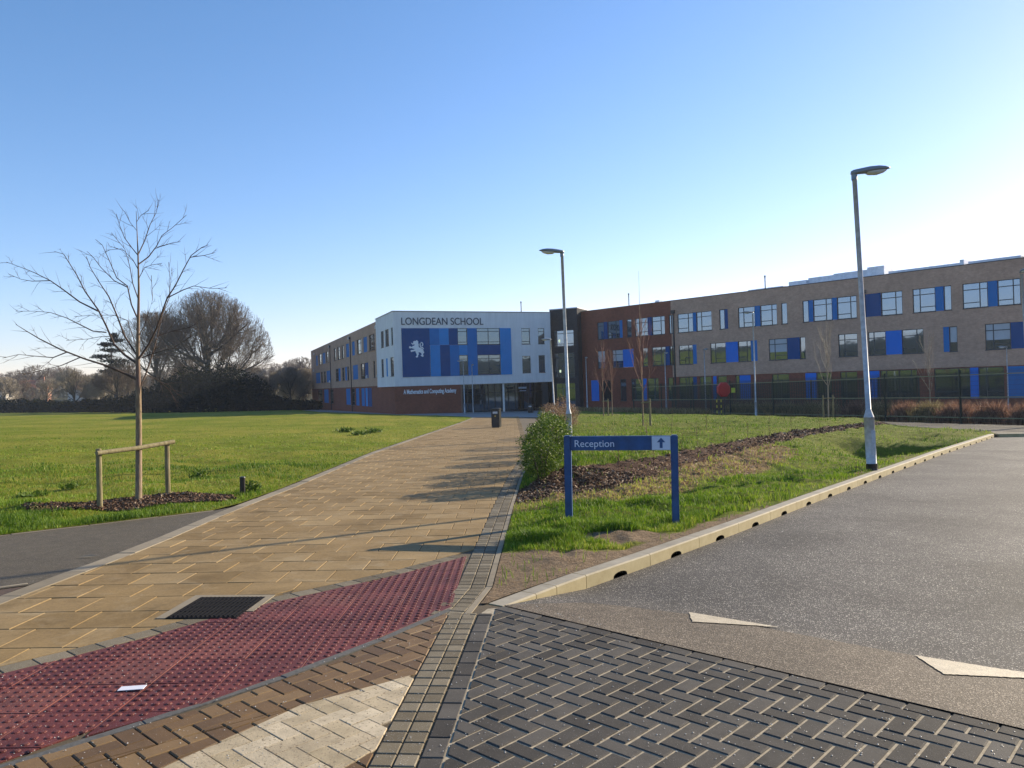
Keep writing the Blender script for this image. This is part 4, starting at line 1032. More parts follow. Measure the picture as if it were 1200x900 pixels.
# roof plant and rooflights
for (a, b, z1, dd) in ((868,909,10.95,-1.5),(912,933,11.35,-2.2),(933,963,11.55,-2.6),(963,1003,11.65,-2.6),(1003,1023,11.85,-2.6),(1036,1120,11.0,-1.0),(1120,1125,11.25,-1.0),(1130,1192,11.0,-1.0),(1196,1240,11.5,-1.2)):
    t0, t1 = WR.s_of(a, 11), WR.s_of(b, 11); mb = MB(); wbox(mb, WR, t0, ROOF-0.12, t1, z1, dd-2.2, dd)
    for k in range(1, int((t1-t0)/1.2)): wbox(mb, WR, t0+k*1.2-0.02, ROOF-0.1, t0+k*1.2+0.02, z1+0.03, dd-2.1, dd+0.03)
    sch(mb.build('roof_unit', M['plant'], fixn=True))
t = WR.s_of(764, 11); mb = MB(); wbox(mb, WR, t-0.3, ROOF+0.07, t+0.3, ROOF+0.4, -1.6, -1); sch(mb.build('roof_unit', M['plant'], fixn=True))
for W_, px, zt_ in ((WR, 731, 12.3), (WR, 891, 12.2), (WF, 614.5, 12.1)):
    t = W_.s_of(px, 11); q = W_.p(t, 0, -1.0); mb = MB(); mb.tube([(q[0], q[1], ROOF), (q[0], q[1], zt_)], 0.06, 8); mb.tube([(q[0], q[1], zt_-0.2), (q[0], q[1], zt_)], 0.09, 8); sch(mb.build('flue', M['darkmetal']))

# --- lettering and crest
def text_mesh(body, size, ext=0.02, bold=0.0, xs=1.0, space=1.0):
    cu = bpy.data.curves.new('t', 'FONT'); cu.body = body; cu.size = size; cu.extrude = ext; cu.offset = bold; cu.space_character = space
    cu.align_x = 'LEFT'
    o = bpy.data.objects.new('t', cu); COL.objects.link(o); bpy.context.view_layer.update()
    dg = bpy.context.evaluated_depsgraph_get(); me = bpy.data.meshes.new_from_object(o.evaluated_get(dg))
    bpy.data.objects.remove(o); bpy.data.curves.remove(cu)
    xs_ = [v.co.x for v in me.vertices]; ys_ = [v.co.y for v in me.vertices]
    return me, min(xs_), max(xs_), min(ys_), max(ys_)
def place_text(name, me, W, t0, z0, sx, sz, d, mat, x0=0, y0=0):
    for v in me.vertices:
        x = t0+(v.co.x-x0)*sx; z = z0+(v.co.y-y0)*sz; v.co = Vector(W.p(x, z, d+v.co.z))
    me.materials.clear(); me.materials.append(mat); me.name = name
    return bpy.data.objects.new(name, me)
me, x0, x1, y0, y1 = text_mesh('LONGDEAN SCHOOL', 1.0, 0.03, 0.0)
t0, t1 = WF.s_of(470.2, 9.3), WF.s_of(566.2, 9.3)
o = place_text('lettering', me, WF, t0, 9.02, (t1-t0)/(x1-x0), 0.86/(y1-y0), 0.035, M['letter_dark'], x0, y0); link(o); sch(o)
me, x0, x1, y0, y1 = text_mesh('A Mathematics and Computing Academy', 1.0, 0.03, 0.022)
t0, t1 = WF.s_of(473.2, 0.9), WF.s_of(535.0, 0.9)
o = place_text('lettering', me, WF, t0, 0.62, (t1-t0)/(x1-x0), 0.72/(y1-y0), -0.08, M['letter_white'], x0, y0); link(o); sch(o)
lion = [[(430,370),(460,350),(485,352),(510,335),(530,350),(545,370),(540,400),(552,430),(545,460),(560,500),(520,545),(470,548),(448,505),(425,475),(415,458),(455,452),(462,430),(430,400),(440,385)],
        [(395,388),(412,396),(425,408),(445,412),(440,438),(425,432),(400,415)],
        [(345,492),(350,470),(372,462),(385,478),(430,470),(462,490),(455,525),(405,508),(385,505),(362,512)],
        [(375,572),(378,545),(402,545),(430,540),(480,528),(505,550),(460,568),(412,578),(395,588)],
        [(470,540),(558,488),(600,500),(645,540),(645,580),(600,612),(560,588),(530,602),(505,612),(480,590),(476,565)],
        [(478,585),(532,588),(550,630),(528,660),(526,690),(505,705),(478,695),(485,672),(505,660),(498,630)],
        [(588,575),(640,560),(662,590),(640,620),(632,645),(650,668),(628,690),(588,668),(585,650),(608,640),(598,610)]]
mb = MB()
zl_t, zl_b = fz(0)-(292-188)/392*(zt-zb)*1.0, 0
def lc(x, y):    # zoom (18x, origin 460,380) -> wall coordinates
    px = 460+x/18.0; py = 380+y/18.0
    return WF.s_of(px, 6.4), WF.z_of(px, py)
for i, pl_ in enumerate(lion):
    pts = [lc(*q) for q in pl_]; n = len(pts); d1 = 0.075+0.004*i
    mb.add([WF.p(a, z, d1) for a, z in pts]+[WF.p(a, z, 0.052) for a, z in pts], [tuple(range(n))]+[(k, (k+1)%n, n+(k+1)%n, n+k) for k in range(n)])
tail = [(618,545),(642,515),(625,492),(592,482),(578,450),(580,410),(600,385),(625,392),(636,425),(628,450),(612,455)]
tp = [lc(*q) for q in tail]; mb.tube([WF.p(a, z, 0.10) for a, z in tp], [0.10,0.09,0.085,0.08,0.075,0.075,0.075,0.075,0.085,0.10,0.07], 6)
sch(mb.build('lion_emblem', M['letter_white']))

# ------------------------------------------------------------------ street lamps
def lamp(px, py, height, armdir, top_px, label, base_h=1.12, D=None, xy=None, detail=True, r0=0.085, r1=0.046):
    if xy is None: xy = gp(px, py)
    x, y = xy; z = float(terrain(x, y))-0.02
    root = empty('street_lamp', (x, y, z), 0, label, 'street lamp', 'galvanised street lamps round the school grounds')
    # lean: position of the top such that its column runs as in the photo
    lean = 0.0
    if top_px is not None:
        zt_ = z+height; c_, s_ = math.cos(ROLL), math.sin(ROLL); k = (top_px-600)/F
        xt = (k*y+(zt_-EYE)*s_)/c_; lean = max(-0.28, min(0.28, xt-x))
    n = 16 if detail else 8
    mb = MB(); mb.tube([(0,0,-0.1),(lean*base_h/height,0,base_h)], [r0,r0], n); mb.tube([(lean*base_h/height,0,base_h),(lean*(base_h+0.16)/height,0,base_h+0.16)], [r0, r1+0.006], n, cap=False)
    mb.build('base_section', M['galv'], root, True)
    if detail:
        mb = MB(); mb.box(-0.045,-r0-0.006,0.35,0.045,-r0+0.02,0.85, bev=0.004); q = mb.build('door', M['galv'], root)
        mb = MB(); mb.tube([(0,0,-0.05),(lean*0.2/height,0,0.16)], [r0+0.010]*2, n); mb.build('base_band', M['darkmetal'], root, True)
    mb = MB(); zs = [base_h+0.15, height*0.55, height-0.05]; mb.tube([(lean*q/height, 0, q) for q in zs], [r1+0.006, r1+0.003, r1], n); mb.build('column', M['galv'], root, True)
    # lantern: flattened tapering hood, with a clear bowl under it
    dx, dy = armdir; L = math.hypot(dx, dy); dx, dy = dx/L, dy/L; Lh = 0.72
    prof = [(-0.06,0.05,0.055),(0.0,0.085,0.075),(0.12,0.105,0.085),(0.30,0.15,0.095),(0.48,0.15,0.085),(0.60,0.12,0.06),(0.69,0.06,0.028),(0.72,0.012,0.008)]
    vs = []; m_ = 12
    for (a, w_, h_) in prof:
        for k in range(m_):
            an = 2*PI*k/m_; cw = math.cos(an)*w_; ch = math.sin(an); ch = ch*h_ if ch > 0 else ch*h_*0.35
            px_ = dx*a-dy*cw; py_ = dy*a+dx*cw; vs.append((lean+px_, py_, height+0.02+ch+a*0.09))
    fs = [(i*m_+k, i*m_+(k+1)%m_, (i+1)*m_+(k+1)%m_, (i+1)*m_+k) for i in range(len(prof)-1) for k in range(m_)]+[tuple(range(m_)), tuple((len(prof)-1)*m_+k for k in reversed(range(m_)))]
    mb = MB(); mb.add(vs, fs); hd = mb.build('lamp_head', M['lampgrey'], root, True, True)
    vs = []
    for (a, w_, h_) in [(0.24,0.08,0.02),(0.30,0.12,0.055),(0.45,0.125,0.075),(0.58,0.09,0.05),(0.64,0.03,0.015)]:
        for k in range(m_):
            an = PI+PI*k/(m_-1); cw = math.cos(an)*w_; ch = math.sin(an)*h_
            vs.append((lean+dx*a-dy*cw, dy*a+dx*cw, height-0.005+ch+a*0.09))
    fs = [(i*m_+k, i*m_+k+1, (i+1)*m_+k+1, (i+1)*m_+k) for i in range(4) for k in range(m_-1)]
    mb = MB(); mb.add(vs, fs); mb.build('lamp_bowl', M['lens'], hd, True)
    if detail:
        mb = MB(); mb.tube([(lean,0,height-0.12),(lean,0,height+0.05)], [r1+0.012]*2, n); mb.build('collar', M['lampgrey'], root, True)
    return root
lamp(1022, 551, 6.15, (1, -0.1), 1001, 'tall street lamp on the grass beside the kerb, head pointing right over the road', r0=0.10)
lamp(668, 526, 6.15, (-1, -0.1), 658.5, 'street lamp rising right behind the Reception sign, head pointing left over the path', r0=0.09)
lamp(0, 0, 6.0, (-1, 0), 645, 'street lamp beyond the hedge, in front of the right corner of the white block', xy=(3.15, 58), detail=False)
lamp(0, 0, 6.0, (-1, -0.2), None, 'small distant street lamp standing before the end of the red brick and slogan', xy=(-5.55, 88.6), detail=False)
lamp(0, 0, 5.6, (0.3, -1), None, 'slim street lamp pole in front of the entrance glazing beside the slogan', xy=(-4.65, 90.2), detail=False, r0=0.06, r1=0.04)
lamp(0, 0, 6.0, (0, -1), None, 'distant street lamp against the dark stair tower, right of the entrance', xy=(8.35, 86), detail=False)
lamp(0, 0, 6.0, (0.2, -1), None, 'distant street lamp before the red brick part of the right wing', xy=(15.8, 79), detail=False)
lamp(0, 0, 6.0, (0.2, -1), None, 'distant street lamp before the brown wing, left of the red octagon', xy=(18.6, 74), detail=False)
lamp(0, 0, 7.3, (-1, -0.1), 882, 'street lamp at the fence line, just right of the red octagon', xy=(16.9, 53.4), detail=False)
lamp(0, 0, 6.7, (-0.3, -1), 1197, 'street lamp at the right edge of the view beside the fence corner', xy=(22.35, 33.2), detail=False)
lamp(0, 0, 5.0, (-1, -0.1), None, 'thin low street lamp close to the brown wing at far right', xy=(38.9, 60.3), detail=False, r0=0.05, r1=0.035)

# ------------------------------------------------------------------ reception sign
sx0 = gp(667, 612); sx1 = gp(792, 614)
root = empty('reception_sign', (sx0[0], sx0[1], plane(*sx0)), math.atan2(sx1[1]-sx0[1], sx1[0]-sx0[0]), 'blue Reception sign with upward arrow on two blue posts in the grass', 'sign')
Ls = math.hypot(sx1[0]-sx0[0], sx1[1]-sx0[1])
root.rotation_euler = (0, 0.012, root.rotation_euler.z)
for xx in (0, Ls):
    mb = MB(); mb.box(xx-0.045, -0.045, -0.2, xx+0.045, 0.045, 1.115, bev=0.012); mb.build('post', M['signblue'], root)
mb = MB(); mb.box(0.046, -0.03, 0.925, Ls-0.046, 0.03, 1.105, bev=0.004); brd = mb.build('board', M['signblue'], root)
xa0, xa1 = Ls-0.275, Ls-0.047
mb = MB(); mb.box(xa0, -0.034, 0.93, xa1, -0.0302, 1.10); pnl = mb.build('arrow_panel', M['signlight'], root)
ca = (xa0+xa1)/2
mb = MB(); arrow = [(-0.018,-0.062),(0.018,-0.062),(0.018,0.010),(0.052,0.010),(0,0.068),(-0.052,0.010),(-0.018,0.010)]
mb.add([(ca+a, -0.036, 1.015+b) for a, b in arrow]+[(ca+a, -0.0341, 1.015+b) for a, b in arrow], [tuple(range(7))]+[(k,(k+1)%7,7+(k+1)%7,7+k) for k in range(7)]); mb.build('arrow', M['signblue'], pnl, fixn=True)
me, x0, x1, y0, y1 = text_mesh('Reception', 0.13, 0.001, 0.0)
sc_ = 0.50/(x1-x0)
for v in me.vertices: v.co = Vector((0.095+(v.co.x-x0)*sc_, -0.033-v.co.z, 0.97+(v.co.y-0)*sc_))
me.materials.clear(); me.materials.append(M['signtext']); o = bpy.data.objects.new('lettering', me); link(o, root)

# ------------------------------------------------------------------ litter bins
def bin_(xy, w_, h_, label, detail=True):
    x, y = xy; root = empty('litter_bin', (x, y, plane(x, y)), math.radians(-14), label, 'litter bin', 'black litter bins along the path')
    mb = MB(); mb.box(-w_/2, -w_/2, 0.03, w_/2, w_/2, h_-0.12, bev=0.025); mb.build('body', M['binblack'], root)
    mb = MB(); mb.box(-w_/2-0.015, -w_/2-0.015, h_-0.115, w_/2+0.015, w_/2+0.015, h_, bev=0.03); mb.build('lid', M['binblack'], root)
    mb = MB(); mb.box(-w_/2+0.03, -w_/2+0.03, -0.02, w_/2-0.03, w_/2-0.03, 0.03); mb.build('base', M['darkmetal'], root)
    if detail:
        mb = MB(); mb.box(-w_*0.3, -w_/2-0.006, h_-0.30, w_*0.3, -w_/2-0.001, h_-0.18); mb.build('aperture', M['galv'], root)
        mb = MB(); mb.tube([(0, -w_/2-0.008, h_*0.6), (0, -w_/2-0.001, h_*0.6)], [0.045, 0.045], 12); mb.build('badge', M['gold'], root)
bin_(gp(582, 501), 0.46, 1.08, 'black square litter bin standing on the path, nearest of the two')
bin_((2.0, 86), 0.55, 0.95, 'small dark litter bin far off near the entrance')

# ------------------------------------------------------------------ manhole, paper, marker post
mh = np.array([-2.36, 6.01]); 
root = empty('manhole_cover', (mh[0], mh[1], plane(*mh)), math.radians(-2), 'black ribbed manhole cover with concrete surround at the edge of the red tactile slabs', 'manhole cover')
slx, sly = GB, GA
def tz(x, y): return slx*x+sly*y
def tbox(mb, x0, y0, x1, y1, z0, z1, mi=0):
    mb.add([(x0,y0,z0+tz(x0,y0)),(x1,y0,z0+tz(x1,y0)),(x1,y1,z0+tz(x1,y1)),(x0,y1,z0+tz(x0,y1)),(x0,y0,z1+tz(x0,y0)),(x1,y0,z1+tz(x1,y0)),(x1,y1,z1+tz(x1,y1)),(x0,y1,z1+tz(x0,y1))], [(0,3,2,1),(4,5,6,7),(0,1,5,4),(1,2,6,5),(2,3,7,6),(3,0,4,7)], mi=mi)
mb = MB()
for (a, b, c, d_) in ((-0.34,-0.30,-0.27,0.37),(0.272,-0.12,0.33,0.37),(-0.27,0.305,0.272,0.37)): tbox(mb, a, b, c, d_, -0.02, 0.006)
M['castiron'] = simple('cast_iron', (0.012,0.011,0.011), 0.75, spec=0.08); mb.build('surround', M['edging'], root)
mb = MB(); tbox(mb, -0.265, -0.30, 0.268, 0.30, -0.02, 0.008); cov = mb.build('cover', M['castiron'], root)
mb = MB()
for i in range(15):
    a = -0.25+i*0.0345; tbox(mb, a, -0.285, a+0.014, 0.285, 0.0081, 0.0135)
for j in range(5):
    b = -0.25+j*0.12; tbox(mb, -0.255, b, 0.255, b+0.010, 0.0082, 0.0115)
mb.build('ribs', M['castiron'], cov)
pp = gp(155, 808); mb = MB(); mb.box(-0.07, -0.028, 0.0, 0.07, 0.028, 0.003); o = mb.build('paper_scrap', M['paper']); o.location = (pp[0], pp[1], plane(*pp)+0.0075); o.rotation_euler = (0.019, -0.016, 0.06); tag(o, 'small white scrap of paper lying on the red tactile slabs', 'litter')
pp = gp(96, 652); mb = MB(); mb.add([(-0.12,0,0.004),(0,-0.02,0.006),(0.13,0.01,0.012),(0.02,0.03,0.02)], [(0,1,2,3)]); o = mb.build('twig_litter', M['edging']); o.location = (gp(102,653)[0], gp(102,653)[1], plane(*gp(102,653))); tag(o, 'pale splinter of wood at the edge of the tarmac footpath', 'litter')
mp = gp(284, 580); mx, my = mp; 
root = empty('marker_post', (mx, my, float(terrain(mx, my))), 0.3, 'short dark timber stump in the grass by the path edge', 'post')
mb = MB(); mb.tube([(0,0,-0.1),(0.01,0,0.30)], [0.05, 0.047], 10); mb.build('post', M['binblack'], root)
mb = MB(); mb.tube([(0.01,0,0.30),(0.01,0,0.315)], [0.052, 0.048], 10); mb.build('cap', M['darkmetal'], root)

# ------------------------------------------------------------------ leafy plants
def leaf_cloud(n, center, radii, leaf, shell=0.55, seed=0, up=0.3, aspect=0.45, bottom=-1.0):
    r = np.random.default_rng(seed); u = r.normal(size=(n, 3)); u /= np.linalg.norm(u, axis=1)[:,None]
    rad = r.uniform(shell, 1.0, n)**0.6
    lump = 1+0.16*np.sin(u[:,0]*5+seed)*np.sin(u[:,1]*4+2*seed)+0.12*np.sin(u[:,2]*6+u[:,0]*4+seed)
    c = u*rad[:,None]*lump[:,None]*np.array(radii)+np.array(center)
    c = c[c[:,2] > bottom]; n = len(c)
    a = r.normal(size=(n, 3)); a[:,2] = a[:,2]*0.6+up; a /= np.linalg.norm(a, axis=1)[:,None]
    b = r.normal(size=(n, 3)); b -= (a*b).sum(1)[:,None]*a; b /= np.linalg.norm(b, axis=1)[:,None]
    nn = np.cross(a, b); L = (leaf*r.uniform(0.6, 1.2, n))[:,None]
    V = np.stack([c, c+a*L*0.5+b*L*aspect*0.5+nn*L*0.08, c+a*L, c+a*L*0.5-b*L*aspect*0.5+nn*L*0.08], 1).reshape(-1, 3)
    i = np.arange(n)*4; Fc = np.stack([i, i+1, i+2, i+3], -1)
    tn = np.clip(0.45+r.normal(0, 0.25, n), 0, 1)
    return V, Fc, np.repeat(tn, 4)
def stems(mb, n, h, spread, seed=1, r=0.008, lean=0.0):
    q = random.Random(seed)
    for i in range(n):
        a = q.uniform(0, 2*PI); s_ = spread*q.uniform(0.2, 1); hh = h*q.uniform(0.7, 1.05)
        mb.tube([(s_*0.2*math.cos(a), s_*0.2*math.sin(a), -0.05), (s_*0.6*math.cos(a), s_*0.6*math.sin(a), hh*0.5), (s_*math.cos(a), s_*math.sin(a), hh)], [r, r*0.8, r*0.3], 5, tone=q.random())
def shrub(x, y, rx, ry, h, n, leaf, mat, label, group, zoff=0.0, seed=0, name='shrub', cat='shrub', base=None):
    z = (float(plane(x, y))+float(verge_h(np.array(x), np.array(y))) if base is None else base)
    root = empty(name, (x, y, z), 0, label, cat, group)
    mb = MB(); stems(mb, 9, h*0.85, max(rx, ry)*0.7, seed, 0.012); mb.build('stem', M['bark_dark'], root)
    V, Fc, tn = leaf_cloud(n, (0, 0, h*0.52), (rx, ry, h*0.52), leaf, 0.45, seed, bottom=0.02)
    np_mesh('foliage', V, Fc, mat, root, tn, k=4)
    return root
GH = 'hedge shrubs along the right side of the path'
shrub(0.46, 13.45, 0.36, 0.38, 0.71, 3510, 0.046, M['laurel'], 'front laurel shrub of the hedge, glossy green, nearest the Reception sign', GH, seed=1)
shrub(0.66, 14.35, 0.40, 0.5, 0.85, 4050, 0.048, M['laurel'], 'second laurel shrub from the front of the hedge, directly behind the first', GH, seed=2)
shrub(0.50, 15.7, 0.40, 0.7, 0.84, 3780, 0.050, M['laurel'], 'third laurel shrub from the front of the hedge, leaning over the path edge', GH, seed=3)
shrub(0.86, 17.4, 0.46, 0.8, 0.98, 3780, 0.053, M['laurel'], 'tall fourth laurel shrub in the middle of the hedge', GH, seed=4)
shrub(0.92, 19.8, 0.46, 0.9, 0.93, 2970, 0.059, M['laurel'], 'fifth laurel shrub, last green one before the brown leaved bushes', GH, seed=5)
shrub(1.12, 22.2, 0.44, 0.8, 1.03, 2700, 0.056, M['beech'], 'rusty brown leaved bush directly behind the green hedge shrubs', GH, seed=6)
shrub(1.55, 26.0, 0.62, 1.2, 1.16, 3510, 0.056, M['beech'], 'pale fawn bushy shrub farthest back in the hedge', GH, seed=7)
shrub(2.15, 31.5, 0.6, 1.4, 0.98, 2430, 0.060, M['beech'], 'low faded shrub beyond the hedge beside the far path', GH, seed=8)
# weeds and tufts
def weed(x, y, r_, h, n, label, seed, mat='laurel'):
    z = float(terrain(x, y))
    root = empty('weed', (x, y, z), 0, label, 'weed', 'weed tufts in the grass')
    V, Fc, tn = leaf_cloud(n, (0, 0, h*0.3), (r_, r_, h*0.7), 0.06+0.003*y, 0.1, seed, up=0.9, aspect=0.35, bottom=-0.03); tn = np.clip(tn*0.55+0.2, 0, 1)
    np_mesh('foliage', V, Fc, M[mat], root, tn, k=4); 
x, y = gp(295, 577); weed(x, y, 0.14, 0.20, 130, 'leafy weed growing beside the dark stump', 31)
x, y = gp(232, 560); weed(x, y, 0.2, 0.12, 120, 'low weed tuft right of the staked tree, out in the field', 32)
x, y = gp(37, 585); weed(x, y, 0.26, 0.11, 150, 'broad flat weed tuft at the left edge of the field', 33)
x, y = gp(83, 573); weed(x, y, 0.2, 0.10, 120, 'small dark weed tuft left of the staked tree', 34)
x, y = gp(405, 507); weed(x, y, 0.5, 0.22, 200, 'dark weed clump, left one of the far trio near the path', 35)
x, y = gp(438, 508); weed(x, y, 0.5, 0.22, 200, 'dark weed clump, right one of the far trio near the path', 36)
x, y = gp(422, 510); weed(x, y, 0.45, 0.16, 160, 'dark weed clump, middle one of the far trio near the path', 37)

# ------------------------------------------------------------------ foreground young tree, traced limb by limb in its own space
TD = gp(163, 590)
tx, ty = TD; tzz = float(terrain(tx, ty))
tree0 = empty('young_tree', (tx, ty, tzz), 0, 'bare young tree tied between two stakes at the left beside the tarmac footpath', 'tree')
def zt4(x, y, dd): v = at(x/3.2147, 220+y/3.2147, ty+dd); return Vector((v.x-tx, v.y-ty, v.z-tzz))
trunk = [(522,1188),(523,900),(521,740),(519,640),(521,500),(523,380),(520,250),(516,160),(513,88)]
tp = [zt4(a, b, 0) for a, b in trunk]; tp[0].z = -0.1
mb = MB(); mb.tube(tp, [0.052,0.046,0.041,0.031,0.023,0.017,0.011,0.006,0.003], 12); mb.build('trunk', M['bark_near'], tree0, True)
limbs = [([(520,725),(470,700),(400,670),(320,645),(230,610),(150,570),(100,540),(60,515)],.022,-.5),
 ([(250,620),(200,640),(140,635),(70,628),(10,642)],.010,-.5),([(300,640),(230,670),(150,690),(85,705)],.009,-.6),
 ([(515,660),(470,630),(430,590),(400,520),(370,460),(320,390),(290,330),(240,250),(205,240)],.020,.5),
 ([(400,545),(350,540),(300,515),(250,490),(190,470),(130,465),(60,465)],.011,.4),
 ([(370,465),(300,430),(240,385),(190,350),(130,320),(80,300),(25,280)],.013,.45),([(190,350),(120,352),(80,345),(32,325)],.008,.5),
 ([(515,630),(470,560),(440,480),(410,410),(370,350),(340,300),(325,258)],.015,-.3),
 ([(521,500),(495,440),(480,370),(440,340),(410,270),(385,215),(360,195)],.012,.3),([(480,375),(430,350),(380,300),(350,260),(328,240)],.009,-.2),
 ([(519,650),(560,590),(590,530),(610,470),(630,415),(660,370),(690,310),(720,255),(760,225),(785,215)],.017,-.4),
 ([(715,262),(770,255),(808,245)],.007,-.45),([(630,415),(690,385),(730,370),(800,380),(855,377)],.009,-.4),
 ([(520,290),(560,260),(590,220),(610,180),(650,150),(702,103)],.011,.35),([(590,225),(640,210),(680,203)],.006,.4),
 ([(520,255),(500,230),(470,190),(450,140),(438,98)],.009,-.3),([(519,255),(545,200),(565,140),(590,90),(597,45)],.009,.3),
 ([(532,745),(550,700),(570,640),(590,570),(610,480),(640,410),(640,340),(635,280)],.013,.5),([(588,560),(650,540),(700,530),(745,512)],.009,.55),
 ([(535,640),(590,620),(650,605),(720,560)],.010,-.6),([(545,700),(600,728),(640,765),(662,802)],.009,.5),([(600,730),(640,745),(672,782)],.006,.5),
 ([(521,560),(545,520),(560,470),(575,420),(570,330)],.008,-.5),([(521,420),(500,360),(490,300),(470,230),(420,170)],.009,.5),
 ([(521,345),(545,300),(575,290),(610,285)],.006,-.5),([(522,310),(500,270),(460,230),(400,235)],.007,-.5),([(420,560),(385,560),(330,570),(250,575)],.007,.5),
 ([(515,600),(480,500),(430,480),(360,480),(280,485)],.008,.7),([(514,130),(530,105),(560,85)],.004,.1),([(514,160),(490,130),(470,90)],.004,-.1)]
mb = MB(); q = random.Random(5)
def twig(p, d, L, r, lvl):
    d = d.normalized(); pts = [p]; c = p.copy(); n = 4
    for i in range(n):
        d = (d+Vector((q.uniform(-.18,.18), q.uniform(-.18,.18), q.uniform(-.12,.12)))).normalized(); c = c+d*(L/n); pts.append(c.copy())
    mb.tube(pts, [r*(1-0.8*i/n) for i in range(n+1)], 4, cap=False)
    if lvl > 0:
        for k in range(q.randint(2, 4)):
            i = q.randint(1, n-1); dd = (pts[i+1]-pts[i]).normalized(); side = dd.cross(Vector((q.uniform(-1,1), q.uniform(-1,1), q.uniform(-1,1)))).normalized()
            twig(pts[i], dd*0.8+side*0.65, L*q.uniform(0.35, 0.6), r*0.6, lvl-1)
for pl_, r0, dp in limbs:
    n = len(pl_); x0_ = pl_[0]
    pts = []
    for (a, b) in pl_:
        if abs(x0_[0]-520) < 20: run = math.hypot(a-520, b-x0_[1])/ (3.2147*F/ty)
        else: run = math.hypot(a-520, b-640)/(3.2147*F/ty)
        pts.append(zt4(a, b, dp*run*0.6))
    rr = [max(0.0038, r0*1.05*(1-0.82*i/(n-1))) for i in range(n)]
    mb.tube(pts, rr, 6)
    tot = sum((pts[i+1]-pts[i]).length for i in range(n-1)); s_ = tot*0.22; sg = 1
    while s_ < tot:
        acc = 0
        for i in range(n-1):
            l_ = (pts[i+1]-pts[i]).length
            if acc+l_ >= s_: break
            acc += l_
        p = pts[i].lerp(pts[i+1], (s_-acc)/l_); dd = (pts[i+1]-pts[i]).normalized()
        side = dd.cross(Vector((0.15*q.uniform(-1,1), 1, 0.15*q.uniform(-1,1)))).normalized()*sg+Vector((0, q.uniform(-.6,.6), 0.04)); sg = -sg
        twig(p, dd*1.15+side*0.6, q.uniform(0.14, 0.46)*(1.1-0.4*s_/tot), 0.0038, 1 if q.random() < 0.45 else 0)
        s_ += q.uniform(0.09, 0.17)
mb.build('crown', M['bark_dark'], tree0, True)
# stakes of that tree
s0 = gp(117, 597); s1 = gp(197, 585)
root = empty('tree_stakes', (s0[0], s0[1], float(terrain(*s0))), math.atan2(s1[1]-s0[1], s1[0]-s0[0]), 'two round timber stakes with a crossbar holding the young tree at left', 'tree stakes')
Lk = math.hypot(s1[0]-s0[0], s1[1]-s0[1]); hz = float(terrain(*s1)-terrain(*s0))
for xx, h0, h1 in ((0, -0.15, 0.93), (Lk, hz-0.15, hz+0.93)):
    mb = MB(); mb.tube([(xx,0,h0),(xx+0.012,0,h1-0.01),(xx+0.012,0,h1)], [0.042,0.040,0.034], 12); mb.build('stake', M['wood'], root)
mb = MB(); mb.tube([(-0.07,-0.062,0.87),(Lk*0.5,-0.060,0.885),(Lk+0.10,-0.062,0.93)], [0.036]*3, 10); mb.build('crossbar', M['wood'], root)

# ------------------------------------------------------------------ procedural bare trees
def gen_tree(seed, H, R, base_h, levels, nch, ratio, up, env=True, trunk_r=0.3, spread=0.9, jitter=0.25, twig_w=0.03, zc=None, fast_k=0.62, narrow=False):
    """returns limb segments and twig segments of a bare crown kept inside a dome"""
    q = random.Random(seed); thick = []; thin = []
    zc = H*0.42 if zc is None else zc
    def inside(p): 
        zz = (p.z-zc)/(H-zc) if p.z > zc else (p.z-zc)/(zc-base_h*0.4+0.01)
        return (p.x*p.x+p.y*p.y)/(R*R)+zz*zz < 1.0
    def grow(p, d, L, r, lvl):
        n = 3 if lvl > 1 else 2
        c = p.copy(); pts = [c.copy()]
        for i in range(n):
            d = (d+Vector((q.gauss(0, jitter*0.5), q.gauss(0, jitter*0.5), q.gauss(0, jitter*0.3)+up*0.12))).normalized()
            c2 = c+d*(L/n)
            if env and not inside(c2) : 
                c2 = c+d*(L/n)*0.35
                pts.append(c2.copy()); c = c2; 
                if lvl > 1: lvl = 1
                break
            pts.append(c2.copy()); c = c2
        m = len(pts)-1
        for i in range(m):
            ra = r*(1-0.45*i/m); rb_ = r*(1-0.45*(i+1)/m)
            (thick if ra > twig_w else thin).append((pts[i], pts[i+1], ra, rb_))
        if lvl <= 0: return
        k = nch[levels-lvl] if isinstance(nch, list) else nch
        for j in range(k):
            t = q.uniform(0.25, 1.0) if j > 0 else 1.0; f = t*m; i = min(int(f), m-1); pp = pts[i].lerp(pts[i+1], f-i)
            dd = (pts[i+1]-pts[i]).normalized(); ax = dd.cross(Vector((q.gauss(0,1), q.gauss(0,1), q.gauss(0,1)))).normalized()
            sp = spread*q.uniform(0.45, 1.0) if j > 0 else spread*0.25
            nd = (dd+ax*sp).normalized()
            grow(pp, nd, L*ratio*q.uniform(0.8, 1.15), r*fast_k*(0.9 if j == 0 else 0.7), lvl-1)
    return q, thick, thin, grow
